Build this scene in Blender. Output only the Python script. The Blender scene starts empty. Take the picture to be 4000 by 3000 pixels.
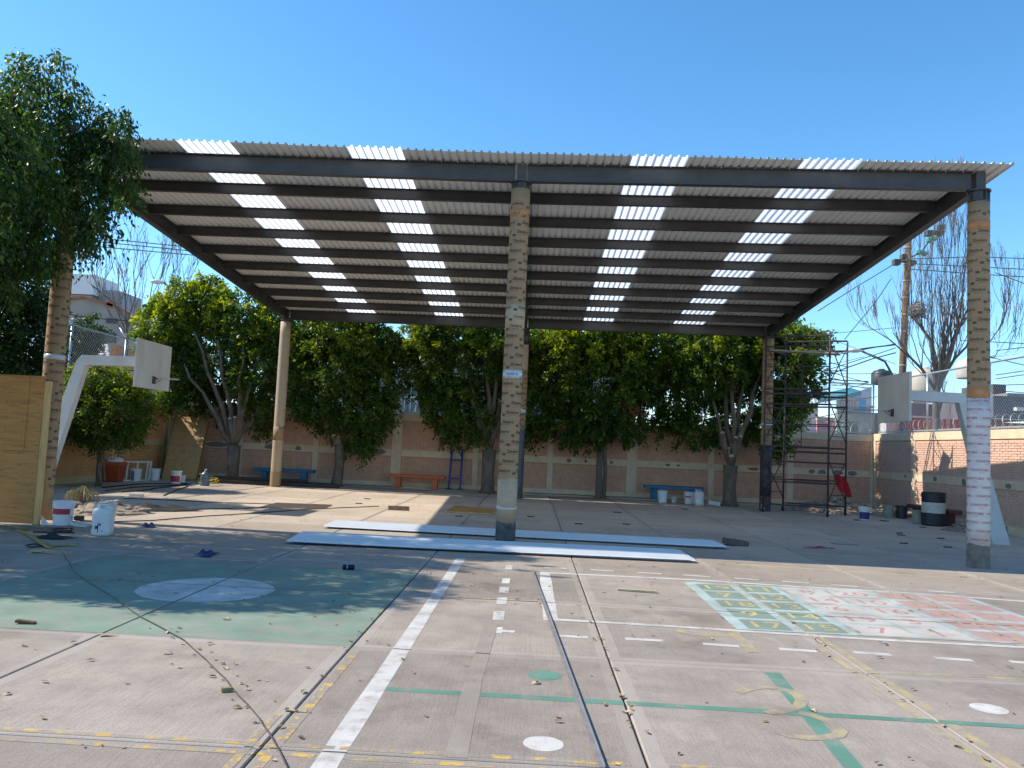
import bpy, bmesh, math, random
import numpy as np
from mathutils import Vector, Matrix
R_ = math.radians
random.seed(7); rng = np.random.default_rng(7)
scn = bpy.context.scene
col = scn.collection

# ------------------------------------------------------------------ camera
CAM_H = 1.65; FPX = 3153.9; YAW = 0.027049; PITCH = 0.076638; ROLL = 0.045311
cy, sy, cp, sp = math.cos(YAW), math.sin(YAW), math.cos(PITCH), math.sin(PITCH)
FW = Vector((-sy*cp, cy*cp, sp)); r0 = Vector((cy, sy, 0)); u0 = r0.cross(FW)
RT = r0*math.cos(ROLL) + u0*math.sin(ROLL); UP = -r0*math.sin(ROLL) + u0*math.cos(ROLL)
cam_d = bpy.data.cameras.new('camera'); cam = bpy.data.objects.new('camera', cam_d); col.objects.link(cam)
m = Matrix((RT, UP, -FW)).transposed().to_4x4(); m.translation = (0, 0, CAM_H); cam.matrix_world = m
cam_d.sensor_fit = 'HORIZONTAL'; cam_d.sensor_width = 36; cam_d.lens = 36*FPX/4000
cam_d.clip_end = 2000; cam_d.clip_start = .05
scn.camera = cam

# ------------------------------------------------------------------ sky, sun, exposure
SUN_V = Vector((-1.06, .085, 1.0)).normalized()
EL = math.asin(SUN_V.z); AZ = math.atan2(SUN_V.x, SUN_V.y)
w = bpy.data.worlds.new("World"); scn.world = w; w.use_nodes = True
nt = w.node_tree; bg = nt.nodes['Background']
sky = nt.nodes.new('ShaderNodeTexSky'); sky.sky_type = 'NISHITA'; sky.sun_disc = False
sky.sun_elevation = EL; sky.sun_rotation = AZ; sky.air_density = 1.0; sky.dust_density = 0.3; sky.ozone_density = 3.0; sky.altitude = 1500
hsv = nt.nodes.new('ShaderNodeHueSaturation'); hsv.inputs['Hue'].default_value = .492; hsv.inputs['Saturation'].default_value = 1.2; hsv.inputs['Value'].default_value = .84
nt.links.new(sky.outputs[0], hsv.inputs['Color']); nt.links.new(hsv.outputs[0], bg.inputs[0]); bg.inputs[1].default_value = 0.15
sd = bpy.data.lights.new('sun', 'SUN'); sd.energy = 3.1; sd.angle = R_(0.53); sd.color = (1, .91, .78)
so = bpy.data.objects.new('sun', sd); col.objects.link(so); so.rotation_euler = SUN_V.to_track_quat('Z', 'Y').to_euler(); so.location = (-20, 0, 30)
scn.view_settings.view_transform = 'Standard'; scn.view_settings.look = 'None'
scn.view_settings.exposure = 1.12; scn.view_settings.gamma = 1; scn.view_settings.use_curve_mapping = False
scn.cycles.transparent_max_bounces = 16; scn.cycles.max_bounces = 8

# ------------------------------------------------------------------ pixel -> place helpers (photograph is 4000x3000)
def ray(x, y): return FW + RT*((x-2000)/FPX) - UP*((y-1500)/FPX)
def gp(x, y, z=0):
    d = ray(x, y); t = (z-CAM_H)/d.z; return Vector((d.x*t, d.y*t, z))
def py(x, y, Y):
    d = ray(x, y); t = Y/d.y; return Vector((d.x*t, Y, CAM_H+d.z*t))
def px2m(Y): return Y/FPX

# ------------------------------------------------------------------ materials
MATS = {}
def mat(name, c, rough=.7, var=.12, scale=6., bump=0., metal=0., spec=.5, c2=None, stretch=None, detail=6, random_obj=0., bscale=None):
    if name in MATS: return MATS[name]
    M = bpy.data.materials.new(name); M.use_nodes = True; n = M.node_tree; P = n.nodes['Principled BSDF']
    P.inputs['Roughness'].default_value = rough; P.inputs['Metallic'].default_value = metal
    P.inputs['Specular IOR Level'].default_value = spec
    g = n.nodes.new('ShaderNodeNewGeometry'); src = g.outputs['Position']
    if stretch:
        mp = n.nodes.new('ShaderNodeMapping'); mp.inputs['Scale'].default_value = stretch
        n.links.new(src, mp.inputs[0]); src = mp.outputs[0]
    t = n.nodes.new('ShaderNodeTexNoise'); t.inputs['Scale'].default_value = scale; t.inputs['Detail'].default_value = detail; t.inputs['Roughness'].default_value = .62
    n.links.new(src, t.inputs['Vector'])
    rp = n.nodes.new('ShaderNodeValToRGB'); rp.color_ramp.elements[0].position = .3; rp.color_ramp.elements[1].position = .7
    a = tuple(max(0, v*(1-var)) for v in c); b = tuple(min(1, v*(1+var)) for v in c) if c2 is None else c2
    rp.color_ramp.elements[0].color = (*a, 1); rp.color_ramp.elements[1].color = (*b, 1)
    n.links.new(t.outputs['Fac'], rp.inputs[0]); out = rp.outputs[0]
    if random_obj:
        oi = n.nodes.new('ShaderNodeObjectInfo'); mr = n.nodes.new('ShaderNodeMapRange')
        mr.inputs[3].default_value = 1-random_obj; mr.inputs[4].default_value = 1+random_obj
        n.links.new(oi.outputs['Random'], mr.inputs[0])
        hs = n.nodes.new('ShaderNodeHueSaturation'); n.links.new(mr.outputs[0], hs.inputs['Value']); n.links.new(out, hs.inputs['Color']); out = hs.outputs[0]
    n.links.new(out, P.inputs['Base Color'])
    if bump:
        t2 = n.nodes.new('ShaderNodeTexNoise'); t2.inputs['Scale'].default_value = bscale or scale*6; t2.inputs['Detail'].default_value = 4
        n.links.new(src, t2.inputs['Vector'])
        bn = n.nodes.new('ShaderNodeBump'); bn.inputs['Strength'].default_value = bump; bn.inputs['Distance'].default_value = .02
        n.links.new(t2.outputs['Fac'], bn.inputs['Height']); n.links.new(bn.outputs[0], P.inputs['Normal'])
    MATS[name] = M; return M

def concrete_nodes(n, pos):
    """weathered broomed concrete colour; returns colour socket, height socket"""
    L = n.links
    def noise(s, d=6, st=None, r=.6):
        src = pos
        if st:
            mp = n.nodes.new('ShaderNodeMapping'); mp.inputs['Scale'].default_value = st; L.new(src, mp.inputs[0]); src = mp.outputs[0]
        t = n.nodes.new('ShaderNodeTexNoise'); t.inputs['Scale'].default_value = s; t.inputs['Detail'].default_value = d; t.inputs['Roughness'].default_value = r
        L.new(src, t.inputs['Vector']); return t.outputs['Fac']
    def ramp(f, p0, c0, p1, c1):
        r = n.nodes.new('ShaderNodeValToRGB'); r.color_ramp.elements[0].position = p0; r.color_ramp.elements[1].position = p1
        r.color_ramp.elements[0].color = (*c0, 1); r.color_ramp.elements[1].color = (*c1, 1); L.new(f, r.inputs[0]); return r.outputs[0]
    def mix(mode, fac, a, b):
        x = n.nodes.new('ShaderNodeMix'); x.data_type = 'RGBA'; x.blend_type = mode
        if isinstance(fac, float): x.inputs[0].default_value = fac
        else: L.new(fac, x.inputs[0])
        L.new(a, x.inputs[6])
        if isinstance(b, tuple): x.inputs[7].default_value = (*b, 1)
        else: L.new(b, x.inputs[7])
        return x.outputs[2]
    base = ramp(noise(.55, 8), .3, (.245, .209, .176), .72, (.375, .320, .272))
    base = mix('MULTIPLY', .8, base, ramp(noise(3.2, 8, None, .7), .32, (.80, .79, .79), .68, (1.10, 1.09, 1.07)))
    # pale scuffs
    sc = ramp(noise(1.4, 5, (1, .45, 1), .7), .60, (0, 0, 0), .74, (.55, .55, .55))
    base = mix('MIX', sc, base, (.44, .38, .315))
    base = mix('MULTIPLY', .75, base, ramp(noise(.9, 9, None, .68), .30, (.62, .59, .56), .46, (1.03, 1.03, 1.03)))
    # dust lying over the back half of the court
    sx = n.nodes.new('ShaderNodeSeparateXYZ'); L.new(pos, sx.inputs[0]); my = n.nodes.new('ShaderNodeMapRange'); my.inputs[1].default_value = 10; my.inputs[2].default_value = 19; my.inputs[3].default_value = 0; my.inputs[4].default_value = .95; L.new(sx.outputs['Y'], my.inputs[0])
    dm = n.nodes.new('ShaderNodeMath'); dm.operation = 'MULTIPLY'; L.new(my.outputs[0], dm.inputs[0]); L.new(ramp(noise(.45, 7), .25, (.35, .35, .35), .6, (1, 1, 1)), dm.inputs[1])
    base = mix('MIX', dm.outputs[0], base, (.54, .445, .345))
    # broom lines running up the court
    bl = noise(6, 3, (9, .35, 1), .8)
    base = mix('MULTIPLY', ramp(noise(.7, 4), .42, (.1, .1, .1), .62, (.42, .42, .42)), base, ramp(bl, .42, (.72, .72, .73), .56, (1.05, 1.05, 1.05)))
    # speckle
    base = mix('MULTIPLY', .6, base, ramp(noise(70, 3), .36, (.72, .71, .71), .6, (1.06, 1.06, 1.06)))
    # dark dirt spots
    base = mix('MULTIPLY', .9, base, ramp(noise(9, 4, None, .75), .27, (.55, .52, .5), .36, (1, 1, 1)))
    return base, bl

def mat_concrete():
    M = bpy.data.materials.new('court_concrete'); M.use_nodes = True; n = M.node_tree; P = n.nodes['Principled BSDF']
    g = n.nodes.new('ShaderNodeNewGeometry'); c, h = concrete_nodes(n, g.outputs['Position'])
    oi = n.nodes.new('ShaderNodeObjectInfo'); mr = n.nodes.new('ShaderNodeMapRange'); mr.inputs[3].default_value = .90; mr.inputs[4].default_value = 1.10
    at = n.nodes.new('ShaderNodeAttribute'); at.attribute_name = 'edge'
    tn = n.nodes.new('ShaderNodeTexNoise'); tn.inputs['Scale'].default_value = 2.5; tn.inputs['Detail'].default_value = 6; n.links.new(g.outputs['Position'], tn.inputs['Vector'])
    mm = n.nodes.new('ShaderNodeMath'); mm.operation = 'MULTIPLY'; n.links.new(at.outputs['Fac'], mm.inputs[0]); n.links.new(tn.outputs['Fac'], mm.inputs[1])
    ex = n.nodes.new('ShaderNodeMix'); ex.data_type = 'RGBA'; n.links.new(mm.outputs[0], ex.inputs[0]); n.links.new(c, ex.inputs[6]); ex.inputs[7].default_value = (.36, .315, .27, 1); c = ex.outputs[2]
    n.links.new(oi.outputs['Random'], mr.inputs[0]); hs = n.nodes.new('ShaderNodeHueSaturation'); n.links.new(mr.outputs[0], hs.inputs['Value']); n.links.new(c, hs.inputs['Color'])
    n.links.new(hs.outputs[0], P.inputs['Base Color']); P.inputs['Roughness'].default_value = .85; P.inputs['Specular IOR Level'].default_value = .3
    t2 = n.nodes.new('ShaderNodeTexNoise'); t2.inputs['Scale'].default_value = 90; n.links.new(g.outputs['Position'], t2.inputs['Vector'])
    ad = n.nodes.new('ShaderNodeMath'); n.links.new(h, ad.inputs[0]); n.links.new(t2.outputs[0], ad.inputs[1])
    b = n.nodes.new('ShaderNodeBump'); b.inputs['Strength'].default_value = .35; b.inputs['Distance'].default_value = .006
    n.links.new(ad.outputs[0], b.inputs['Height']); n.links.new(b.outputs[0], P.inputs['Normal'])
    return M
def mat_paint(name, c, wear=.5, wscale=5., soft=.10):
    """road paint worn through to the concrete under it"""
    M = bpy.data.materials.new(name); M.use_nodes = True; n = M.node_tree; P = n.nodes['Principled BSDF']; L = n.links
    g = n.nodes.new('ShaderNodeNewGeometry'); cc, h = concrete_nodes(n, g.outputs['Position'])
    t = n.nodes.new('ShaderNodeTexNoise'); t.inputs['Scale'].default_value = wscale; t.inputs['Detail'].default_value = 9; t.inputs['Roughness'].default_value = .7
    L.new(g.outputs['Position'], t.inputs['Vector'])
    r = n.nodes.new('ShaderNodeValToRGB'); r.color_ramp.elements[0].position = max(0, wear-soft); r.color_ramp.elements[1].position = min(1, wear+soft)
    L.new(t.outputs['Fac'], r.inputs[0])
    t3 = n.nodes.new('ShaderNodeTexNoise'); t3.inputs['Scale'].default_value = 2.1; t3.inputs['Detail'].default_value = 8; L.new(g.outputs['Position'], t3.inputs['Vector'])
    hs = n.nodes.new('ShaderNodeHueSaturation'); hs.inputs['Color'].default_value = (*c, 1)
    mr = n.nodes.new('ShaderNodeMapRange'); mr.inputs[1].default_value = .3; mr.inputs[2].default_value = .7; mr.inputs[3].default_value = .82; mr.inputs[4].default_value = 1.15
    L.new(t3.outputs['Fac'], mr.inputs[0]); L.new(mr.outputs[0], hs.inputs['Value'])
    x = n.nodes.new('ShaderNodeMix'); x.data_type = 'RGBA'; L.new(r.outputs[0], x.inputs[0]); L.new(cc, x.inputs[6]); L.new(hs.outputs[0], x.inputs[7])
    L.new(x.outputs[2], P.inputs['Base Color']); P.inputs['Roughness'].default_value = .75; P.inputs['Specular IOR Level'].default_value = .35
    b = n.nodes.new('ShaderNodeBump'); b.inputs['Strength'].default_value = .25; b.inputs['Distance'].default_value = .005; L.new(h, b.inputs['Height']); L.new(b.outputs[0], P.inputs['Normal'])
    return M
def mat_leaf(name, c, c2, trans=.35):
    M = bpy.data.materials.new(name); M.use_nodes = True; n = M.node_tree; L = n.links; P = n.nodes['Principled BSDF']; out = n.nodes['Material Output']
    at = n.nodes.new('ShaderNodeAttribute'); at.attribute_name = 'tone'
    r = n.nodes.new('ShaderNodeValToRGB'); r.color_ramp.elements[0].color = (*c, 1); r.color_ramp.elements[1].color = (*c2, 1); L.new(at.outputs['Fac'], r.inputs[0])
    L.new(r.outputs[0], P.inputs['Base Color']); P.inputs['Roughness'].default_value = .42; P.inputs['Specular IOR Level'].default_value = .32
    T = n.nodes.new('ShaderNodeBsdfTranslucent'); hs = n.nodes.new('ShaderNodeHueSaturation'); hs.inputs['Hue'].default_value = .475; hs.inputs['Saturation'].default_value = 1.15; hs.inputs['Value'].default_value = 2.6
    L.new(r.outputs[0], hs.inputs['Color']); L.new(hs.outputs[0], T.inputs['Color'])
    mx = n.nodes.new('ShaderNodeMixShader'); mx.inputs[0].default_value = trans; L.new(P.outputs[0], mx.inputs[1]); L.new(T.outputs[0], mx.inputs[2]); L.new(mx.outputs[0], out.inputs['Surface'])
    return M
def mat_translucent(name, c, amount=.6):
    M = bpy.data.materials.new(name); M.use_nodes = True; n = M.node_tree; L = n.links; P = n.nodes['Principled BSDF']; out = n.nodes['Material Output']
    P.inputs['Base Color'].default_value = (*c, 1); P.inputs['Roughness'].default_value = .45
    T = n.nodes.new('ShaderNodeBsdfTranslucent')
    g = n.nodes.new('ShaderNodeNewGeometry'); t = n.nodes.new('ShaderNodeTexNoise'); t.inputs['Scale'].default_value = 1.3; t.inputs['Detail'].default_value = 5; L.new(g.outputs['Position'], t.inputs[0])
    r = n.nodes.new('ShaderNodeValToRGB'); r.color_ramp.elements[0].color = (*[v*.85 for v in c], 1); r.color_ramp.elements[1].color = (*c, 1); L.new(t.outputs['Fac'], r.inputs[0]); L.new(r.outputs[0], T.inputs['Color'])
    mx = n.nodes.new('ShaderNodeMixShader'); mx.inputs[0].default_value = amount; L.new(P.outputs[0], mx.inputs[1]); L.new(T.outputs[0], mx.inputs[2])
    L.new(mx.outputs[0], out.inputs['Surface'])
    return M
def mat_ply(name, c, vertical=False):
    M = bpy.data.materials.new(name); M.use_nodes = True; n = M.node_tree; L = n.links; P = n.nodes['Principled BSDF']
    tc = n.nodes.new('ShaderNodeNewGeometry'); mp = n.nodes.new('ShaderNodeMapping'); mp.inputs['Scale'].default_value = (6, 6, .8) if vertical else (.8, .8, 6); L.new(tc.outputs['Position'], mp.inputs[0])
    t = n.nodes.new('ShaderNodeTexNoise'); t.inputs['Scale'].default_value = 2.2; t.inputs['Detail'].default_value = 10; t.inputs['Distortion'].default_value = 1.2; t.inputs['Roughness'].default_value = .65; L.new(mp.outputs[0], t.inputs[0])
    r = n.nodes.new('ShaderNodeValToRGB'); e = r.color_ramp.elements; e[0].position = .3; e[1].position = .68
    e[0].color = (*[v*.62 for v in c], 1); e[1].color = (*[min(1, v*1.18) for v in c], 1); e2 = e.new(.5); e2.color = (*c, 1)
    L.new(t.outputs['Fac'], r.inputs[0]); L.new(r.outputs[0], P.inputs['Base Color']); P.inputs['Roughness'].default_value = .6
    return M

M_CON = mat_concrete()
P_WHITE = mat_paint('white_court_paint', (.52, .50, .465), .38, 6, .14)
P_FAINT = mat_paint('faded_white_paint', (.46, .43, .39), .52, 7)
P_GREEN = mat_paint('green_court_paint', (.178, .250, .192), .38, 3.5, .18)
P_TEAL = mat_paint('green_line_paint', (.105, .225, .17), .38)
P_AQUA = mat_paint('aqua_paint', (.36, .455, .43), .42, 4, .12)
P_DKG = mat_paint('dark_green_paint', (.19, .25, .20), .33, 5, .2)
P_ROSE = mat_paint('faded_red_paint', (.40, .25, .225), .34, 4, .2)
P_RED = mat_paint('red_number_paint', (.38, .21, .19), .38)
P_YEL = mat_paint('yellow_paint', (.55, .36, .07), .545, 7, .04)
P_YELF = mat_paint('faded_yellow_paint', (.46, .36, .16), .53, 6, .12)
P_OCH = mat_paint('ochre_number_paint', (.47, .37, .17), .38)
P_ALB = mat_paint('pale_square_paint', (.46, .415, .375), .34, 4, .12)
STEEL = mat('dark_painted_steel', (.050, .047, .049), .42, .25, 3, .03)
ROOFM = mat('white_roof_sheet', (.72, .73, .71), .45, .05, 2)
ROOFG = mat('white_sheet_on_ground', (.56, .58, .60), .4, .05, 2)
SKYL = mat_translucent('skylight_plastic', (.90, .90, .89), .74)
TUBE = mat('tan_paper_tube', (.31, .20, .105), .75, .10, 4, .08, stretch=(1, 1, 5))
TUBEP = mat('pale_paper_tube', (.42, .315, .205), .75, .12, 4, .08, stretch=(1, 1, 6))
TUBEW = mat('white_paper_tube', (.56, .52, .51), .7, .09, 4, .05, stretch=(1, 1, 5))
PRINT = mat('brown_print', (.065, .044, .029), .8, .4, 40)
PRINTR = mat('red_print', (.40, .115, .12), .8, .25, 30)
CCOL = mat('stained_concrete', (.17, .155, .13), .9, .45, 7, .3)
ORANGET = mat('orange_stain', (.42, .20, .085), .75, .25, 8)
TAPE = mat('clear_tape', (.45, .50, .56), .2, .2, 9, .1)
CREAM = mat('cream_wall_paint', (.66, .525, .365), .8, .12, 3, .1)
BRICK = mat('peach_brick_paint', (.60, .355, .24), .82, .14, 5, .25, random_obj=.08)
MORTAR = mat('painted_mortar', (.47, .265, .175), .9, .2, 9, .2)
ORWALL = mat('orange_wall_paint', (.58, .30, .125), .82, .12, 3, .15)
PATCH = mat('bare_cement_patch', (.19, .175, .155), .95, .25, 12, .3)
BARK = mat('grey_bark', (.145, .112, .086), .9, .35, 7, .5, stretch=(1, 1, .4))
BARKD = mat('dark_bark', (.10, .08, .065), .9, .35, 7, .5)
CUTW = mat('cut_wood', (.52, .34, .17), .8, .15, 14)
TWIG = mat('bare_twig', (.17, .125, .095), .9, .3, 5)
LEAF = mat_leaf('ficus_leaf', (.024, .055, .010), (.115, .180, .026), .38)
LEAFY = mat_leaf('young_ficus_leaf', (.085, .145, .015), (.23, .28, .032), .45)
LEAFW = mat_leaf('weeping_leaf', (.012, .036, .009), (.075, .135, .020), .30)
LEAFD = mat_leaf('deep_green_leaf', (.012, .032, .009), (.045, .09, .016), .25)
DRY = mat('dry_leaf', (.22, .15, .08), .8, .45, 14)
DRYP = mat('pale_dry_leaf', (.45, .37, .23), .8, .3, 14)
PLY = mat_ply('plywood_face', (.43, .205, .052))
PLYV = mat_ply('plywood_face_upright', (.46, .27, .095), True)
PLYE = mat('plywood_edge', (.52, .36, .16), .7, .25, 20)
WHPL = mat('white_plastic', (.66, .68, .70), .4, .07, 6)
WHPL2 = mat('milky_plastic', (.56, .58, .58), .4, .1, 5)
GRPL = mat('grey_bucket_plastic', (.27, .28, .25), .6, .3, 6)
RED = mat('red_label', (.42, .03, .045), .5, .15, 12)
BLUEL = mat('navy_label', (.03, .04, .16), .5, .15, 12)
BLUEB = mat('blue_bench_paint', (.012, .13, .26), .5, .3, 6)
ORB = mat('orange_bench_paint', (.55, .115, .03), .55, .25, 6)
MAR = mat('maroon_bench_paint', (.09, .03, .028), .6, .3, 6)
PURP = mat('violet_blue_paint', (.035, .055, .25), .5, .3, 6)
RUST = mat('rusty_steel', (.065, .045, .046), .7, .5, 8, .2)
GALV = mat('galvanised_steel', (.50, .53, .56), .35, .1, 6, 0, .6)
HOOPW = mat('hoop_white_paint', (.52, .53, .53), .5, .10, 3)
BOARD = mat('backboard_paint', (.50, .48, .44), .6, .12, 3, .05, stretch=(1, 1, .4))
BLACK = mat('black_rubber', (.012, .012, .012), .6, .3, 9)
BLK2 = mat('black_drum_paint', (.018, .020, .028), .5, .4, 6)
CABLE = mat('black_cable', (.013, .013, .014), .5, .2, 9)
WOODO = mat('weathered_wood', (.22, .13, .075), .8, .35, 9)
RUB = mat('rubble_stone', (.30, .25, .20), .95, .4, 5, .4, random_obj=.3)
SOIL = mat('dusty_soil', (.25, .20, .145), .95, .35, 5, .6)
STRAW = mat('dry_stalks', (.33, .26, .13), .9, .35, 9)
CLOTHB = mat('blue_cloth', (.015, .035, .13), .9, .3, 9)
CLOTHR = mat('red_cloth', (.36, .008, .018), .85, .25, 6)
CLOTHK = mat('black_cloth', (.012, .013, .016), .9, .4, 9)
YTAPE = mat('yellow_caution_tape', (.36, .27, .03), .5, .2, 20)
PAPER = mat('white_paper', (.62, .61, .58), .8, .1, 9)
CARD = mat('cardboard', (.40, .29, .17), .8, .15, 9)

# ------------------------------------------------------------------ mesh builder
def org(o):
    v = Vector((0, 0, 0))
    while o is not None: v += o.location; o = o.parent
    return v
class MB:
    def __init__(s): s.v = []; s.f = []
    def add(s, vs, fs):
        k = len(s.v); s.v += [tuple(q) for q in vs]; s.f += [tuple(i+k for i in f) for f in fs]; return s
    def box(s, c, d, rot=None):
        c = Vector(c); vs = []
        for z in (-.5, .5):
            for x, y in ((-.5, -.5), (.5, -.5), (.5, .5), (-.5, .5)):
                q = Vector((x*d[0], y*d[1], z*d[2])); vs.append(c + (rot @ q if rot else q))
        return s.add(vs, [(3, 2, 1, 0), (4, 5, 6, 7), (0, 1, 5, 4), (1, 2, 6, 5), (2, 3, 7, 6), (3, 0, 4, 7)])
    def bar(s, a, b, w, h, up=Vector((0, 0, 1))):
        a, b = Vector(a), Vector(b); d = (b-a); L = d.length; d.normalize()
        sx = d.cross(up)
        if sx.length < 1e-4: sx = d.cross(Vector((1, 0, 0)))
        sx.normalize(); uz = sx.cross(d)
        vs = [p + sx*(i*w/2) + uz*(j*h/2) for p in (a, b) for i, j in ((-1, -1), (1, -1), (1, 1), (-1, 1))]
        return s.add(vs, [(3, 2, 1, 0), (4, 5, 6, 7), (0, 1, 5, 4), (1, 2, 6, 5), (2, 3, 7, 6), (3, 0, 4, 7)])
    def tube(s, pts, rad, n=8, cap=True):
        pts = [Vector(p) for p in pts]; N = len(pts); rad = rad if isinstance(rad, (list, tuple)) else [rad]*N
        rings = []; ref = None
        for i, p in enumerate(pts):
            d = (pts[min(i+1, N-1)] - pts[max(i-1, 0)]).normalized()
            if ref is None: ref = d.orthogonal().normalized()
            ref = (ref - d*ref.dot(d)); ref = ref.normalized() if ref.length > 1e-5 else d.orthogonal().normalized()
            q = d.cross(ref)
            rings.append([p + (ref*math.cos(2*math.pi*k/n) + q*math.sin(2*math.pi*k/n))*rad[i] for k in range(n)])
        vs = [v for r in rings for v in r]; fs = []
        for i in range(N-1):
            for k in range(n): fs.append((i*n+k, i*n+(k+1) % n, (i+1)*n+(k+1) % n, (i+1)*n+k))
        if cap: fs += [tuple(range(n-1, -1, -1)), tuple(range((N-1)*n, N*n))]
        return s.add(vs, fs)
    def lathe(s, c, prof, n=20, a0=0, a1=2*math.pi):
        c = Vector(c); full = abs(a1-a0-2*math.pi) < 1e-6; K = n if full else n+1
        vs = [c + Vector((r*math.cos(a0+(a1-a0)*k/n), r*math.sin(a0+(a1-a0)*k/n), z)) for r, z in prof for k in range(K)]
        fs = []
        for i in range(len(prof)-1):
            for k in range(n): fs.append((i*K+k, i*K+(k+1) % K, (i+1)*K+(k+1) % K, (i+1)*K+k))
        return s.add(vs, fs)
    def disc(s, c, r, n=12, nrm=Vector((0, 0, 1))):
        c = Vector(c); nrm = Vector(nrm).normalized(); a = nrm.orthogonal().normalized(); b = nrm.cross(a)
        return s.add([c + a*(r*math.cos(2*math.pi*k/n)) + b*(r*math.sin(2*math.pi*k/n)) for k in range(n)], [tuple(range(n))])
    def mesh(s, name, off=Vector((0, 0, 0))):
        me = bpy.data.meshes.new(name); me.from_pydata([Vector(v)-off for v in s.v], [], s.f); me.update(); return me
    def build(s, name, m, parent=None, smooth=False, loc=None):
        off = org(parent) if parent else Vector(loc or (0, 0, 0))
        me = s.mesh(name, off); me.materials.append(m)
        if smooth: me.shade_smooth()
        o = bpy.data.objects.new(name, me); col.objects.link(o)
        if parent: o.parent = parent
        else: o.location = off
        return o
def tag(o, label=None, cat=None, group=None, kind=None):
    if label: o['label'] = label
    if cat: o['category'] = cat
    if group: o['group'] = group
    if kind: o['kind'] = kind
    return o
def thing(name, label, cat, loc=(0, 0, 0), group=None):
    o = bpy.data.objects.new(name, None); col.objects.link(o); o.location = loc; o.empty_display_size = .2
    return tag(o, label, cat, group)
def link(name, me, parent=None, loc=(0, 0, 0), rz=0):
    o = bpy.data.objects.new(name, me); col.objects.link(o); o.location = loc; o.rotation_euler = (0, 0, rz)
    if parent: o.parent = parent
    return o
def dup(root, loc, rz=0, label=None):
    r = root.copy(); col.objects.link(r); r.location = loc; r.rotation_euler = (0, 0, rz)
    if label: r['label'] = label
    for ch in root.children:
        c = ch.copy(); col.objects.link(c); c.parent = r
        for g in ch.children:
            d = g.copy(); col.objects.link(d); d.parent = c
    return r
def bevel(o, w=.01, seg=2):
    bm = bmesh.new(); bm.from_mesh(o.data)
    bmesh.ops.bevel(bm, geom=bm.edges[:], offset=w, segments=seg, affect='EDGES', clamp_overlap=True); bm.to_mesh(o.data); bm.free(); return o

# ------------------------------------------------------------------ ground, slabs
e = MB(); e.add([(-400, -60, -.13), (400, -60, -.13), (400, 900, -.13), (-400, 900, -.13)], [(0, 1, 2, 3)])
ground = e.build('ground', mat('dusty_ground', (.32, .275, .22), .95, .25, .6, .2)); tag(ground, kind='structure')
XL = [-13.6, -11.55, -9.55, -7.5, -5.46, -3.38, -1.36, .69, 2.70, 4.74, 6.78, 8.8, 10.8, 12.0]
YT = [-5, -2.2, 0, 2.18, 4.37, 6.545, 8.80, 10.95, 13.1, 15.3, 17.5, 19.7, 21.9, 24.1, 26.3, 28.3]
court = thing('court_floor', 'broomed concrete court of square slabs with painted markings', 'floor'); court['kind'] = 'structure'; del court['category']
JW = .014
for i in range(len(XL)-1):
    for j in range(len(YT)-1):
        x0, x1, y0, y1 = XL[i]+JW/2, XL[i+1]-JW/2, YT[j]+JW/2, YT[j+1]-JW/2
        cx, cyy = (x0+x1)/2, (y0+y1)/2; bv = .008; zt = random.uniform(-.0006, .0004)
        vs = [(x0, y0, -.12), (x1, y0, -.12), (x1, y1, -.12), (x0, y1, -.12), (x0, y0, zt-.006), (x1, y0, zt-.006), (x1, y1, zt-.006), (x0, y1, zt-.006),
              (x0+bv, y0+bv, zt), (x1-bv, y0+bv, zt), (x1-bv, y1-bv, zt), (x0+bv, y1-bv, zt)]
        tw = random.uniform(.07, .10); vs += [(x0+tw, y0+tw, zt), (x1-tw, y0+tw, zt), (x1-tw, y1-tw, zt), (x0+tw, y1-tw, zt)]
        mb = MB(); mb.add(vs, [(0, 1, 5, 4), (1, 2, 6, 5), (2, 3, 7, 6), (3, 0, 4, 7), (4, 5, 9, 8), (5, 6, 10, 9), (6, 7, 11, 10), (7, 4, 8, 11), (8, 9, 13, 12), (9, 10, 14, 13), (10, 11, 15, 14), (11, 8, 12, 15), (12, 13, 14, 15)])
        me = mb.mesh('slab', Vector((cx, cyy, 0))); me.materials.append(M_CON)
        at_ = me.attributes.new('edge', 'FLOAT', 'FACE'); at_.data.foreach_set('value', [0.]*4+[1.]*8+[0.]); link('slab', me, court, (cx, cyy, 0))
# raised walk along the back wall and dirt strip
mb = MB(); mb.box((-.3, 28.75, -.005), (25.2, 1.0, .09)); tag(mb.build('back_walkway', M_CON), kind='structure')

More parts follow.
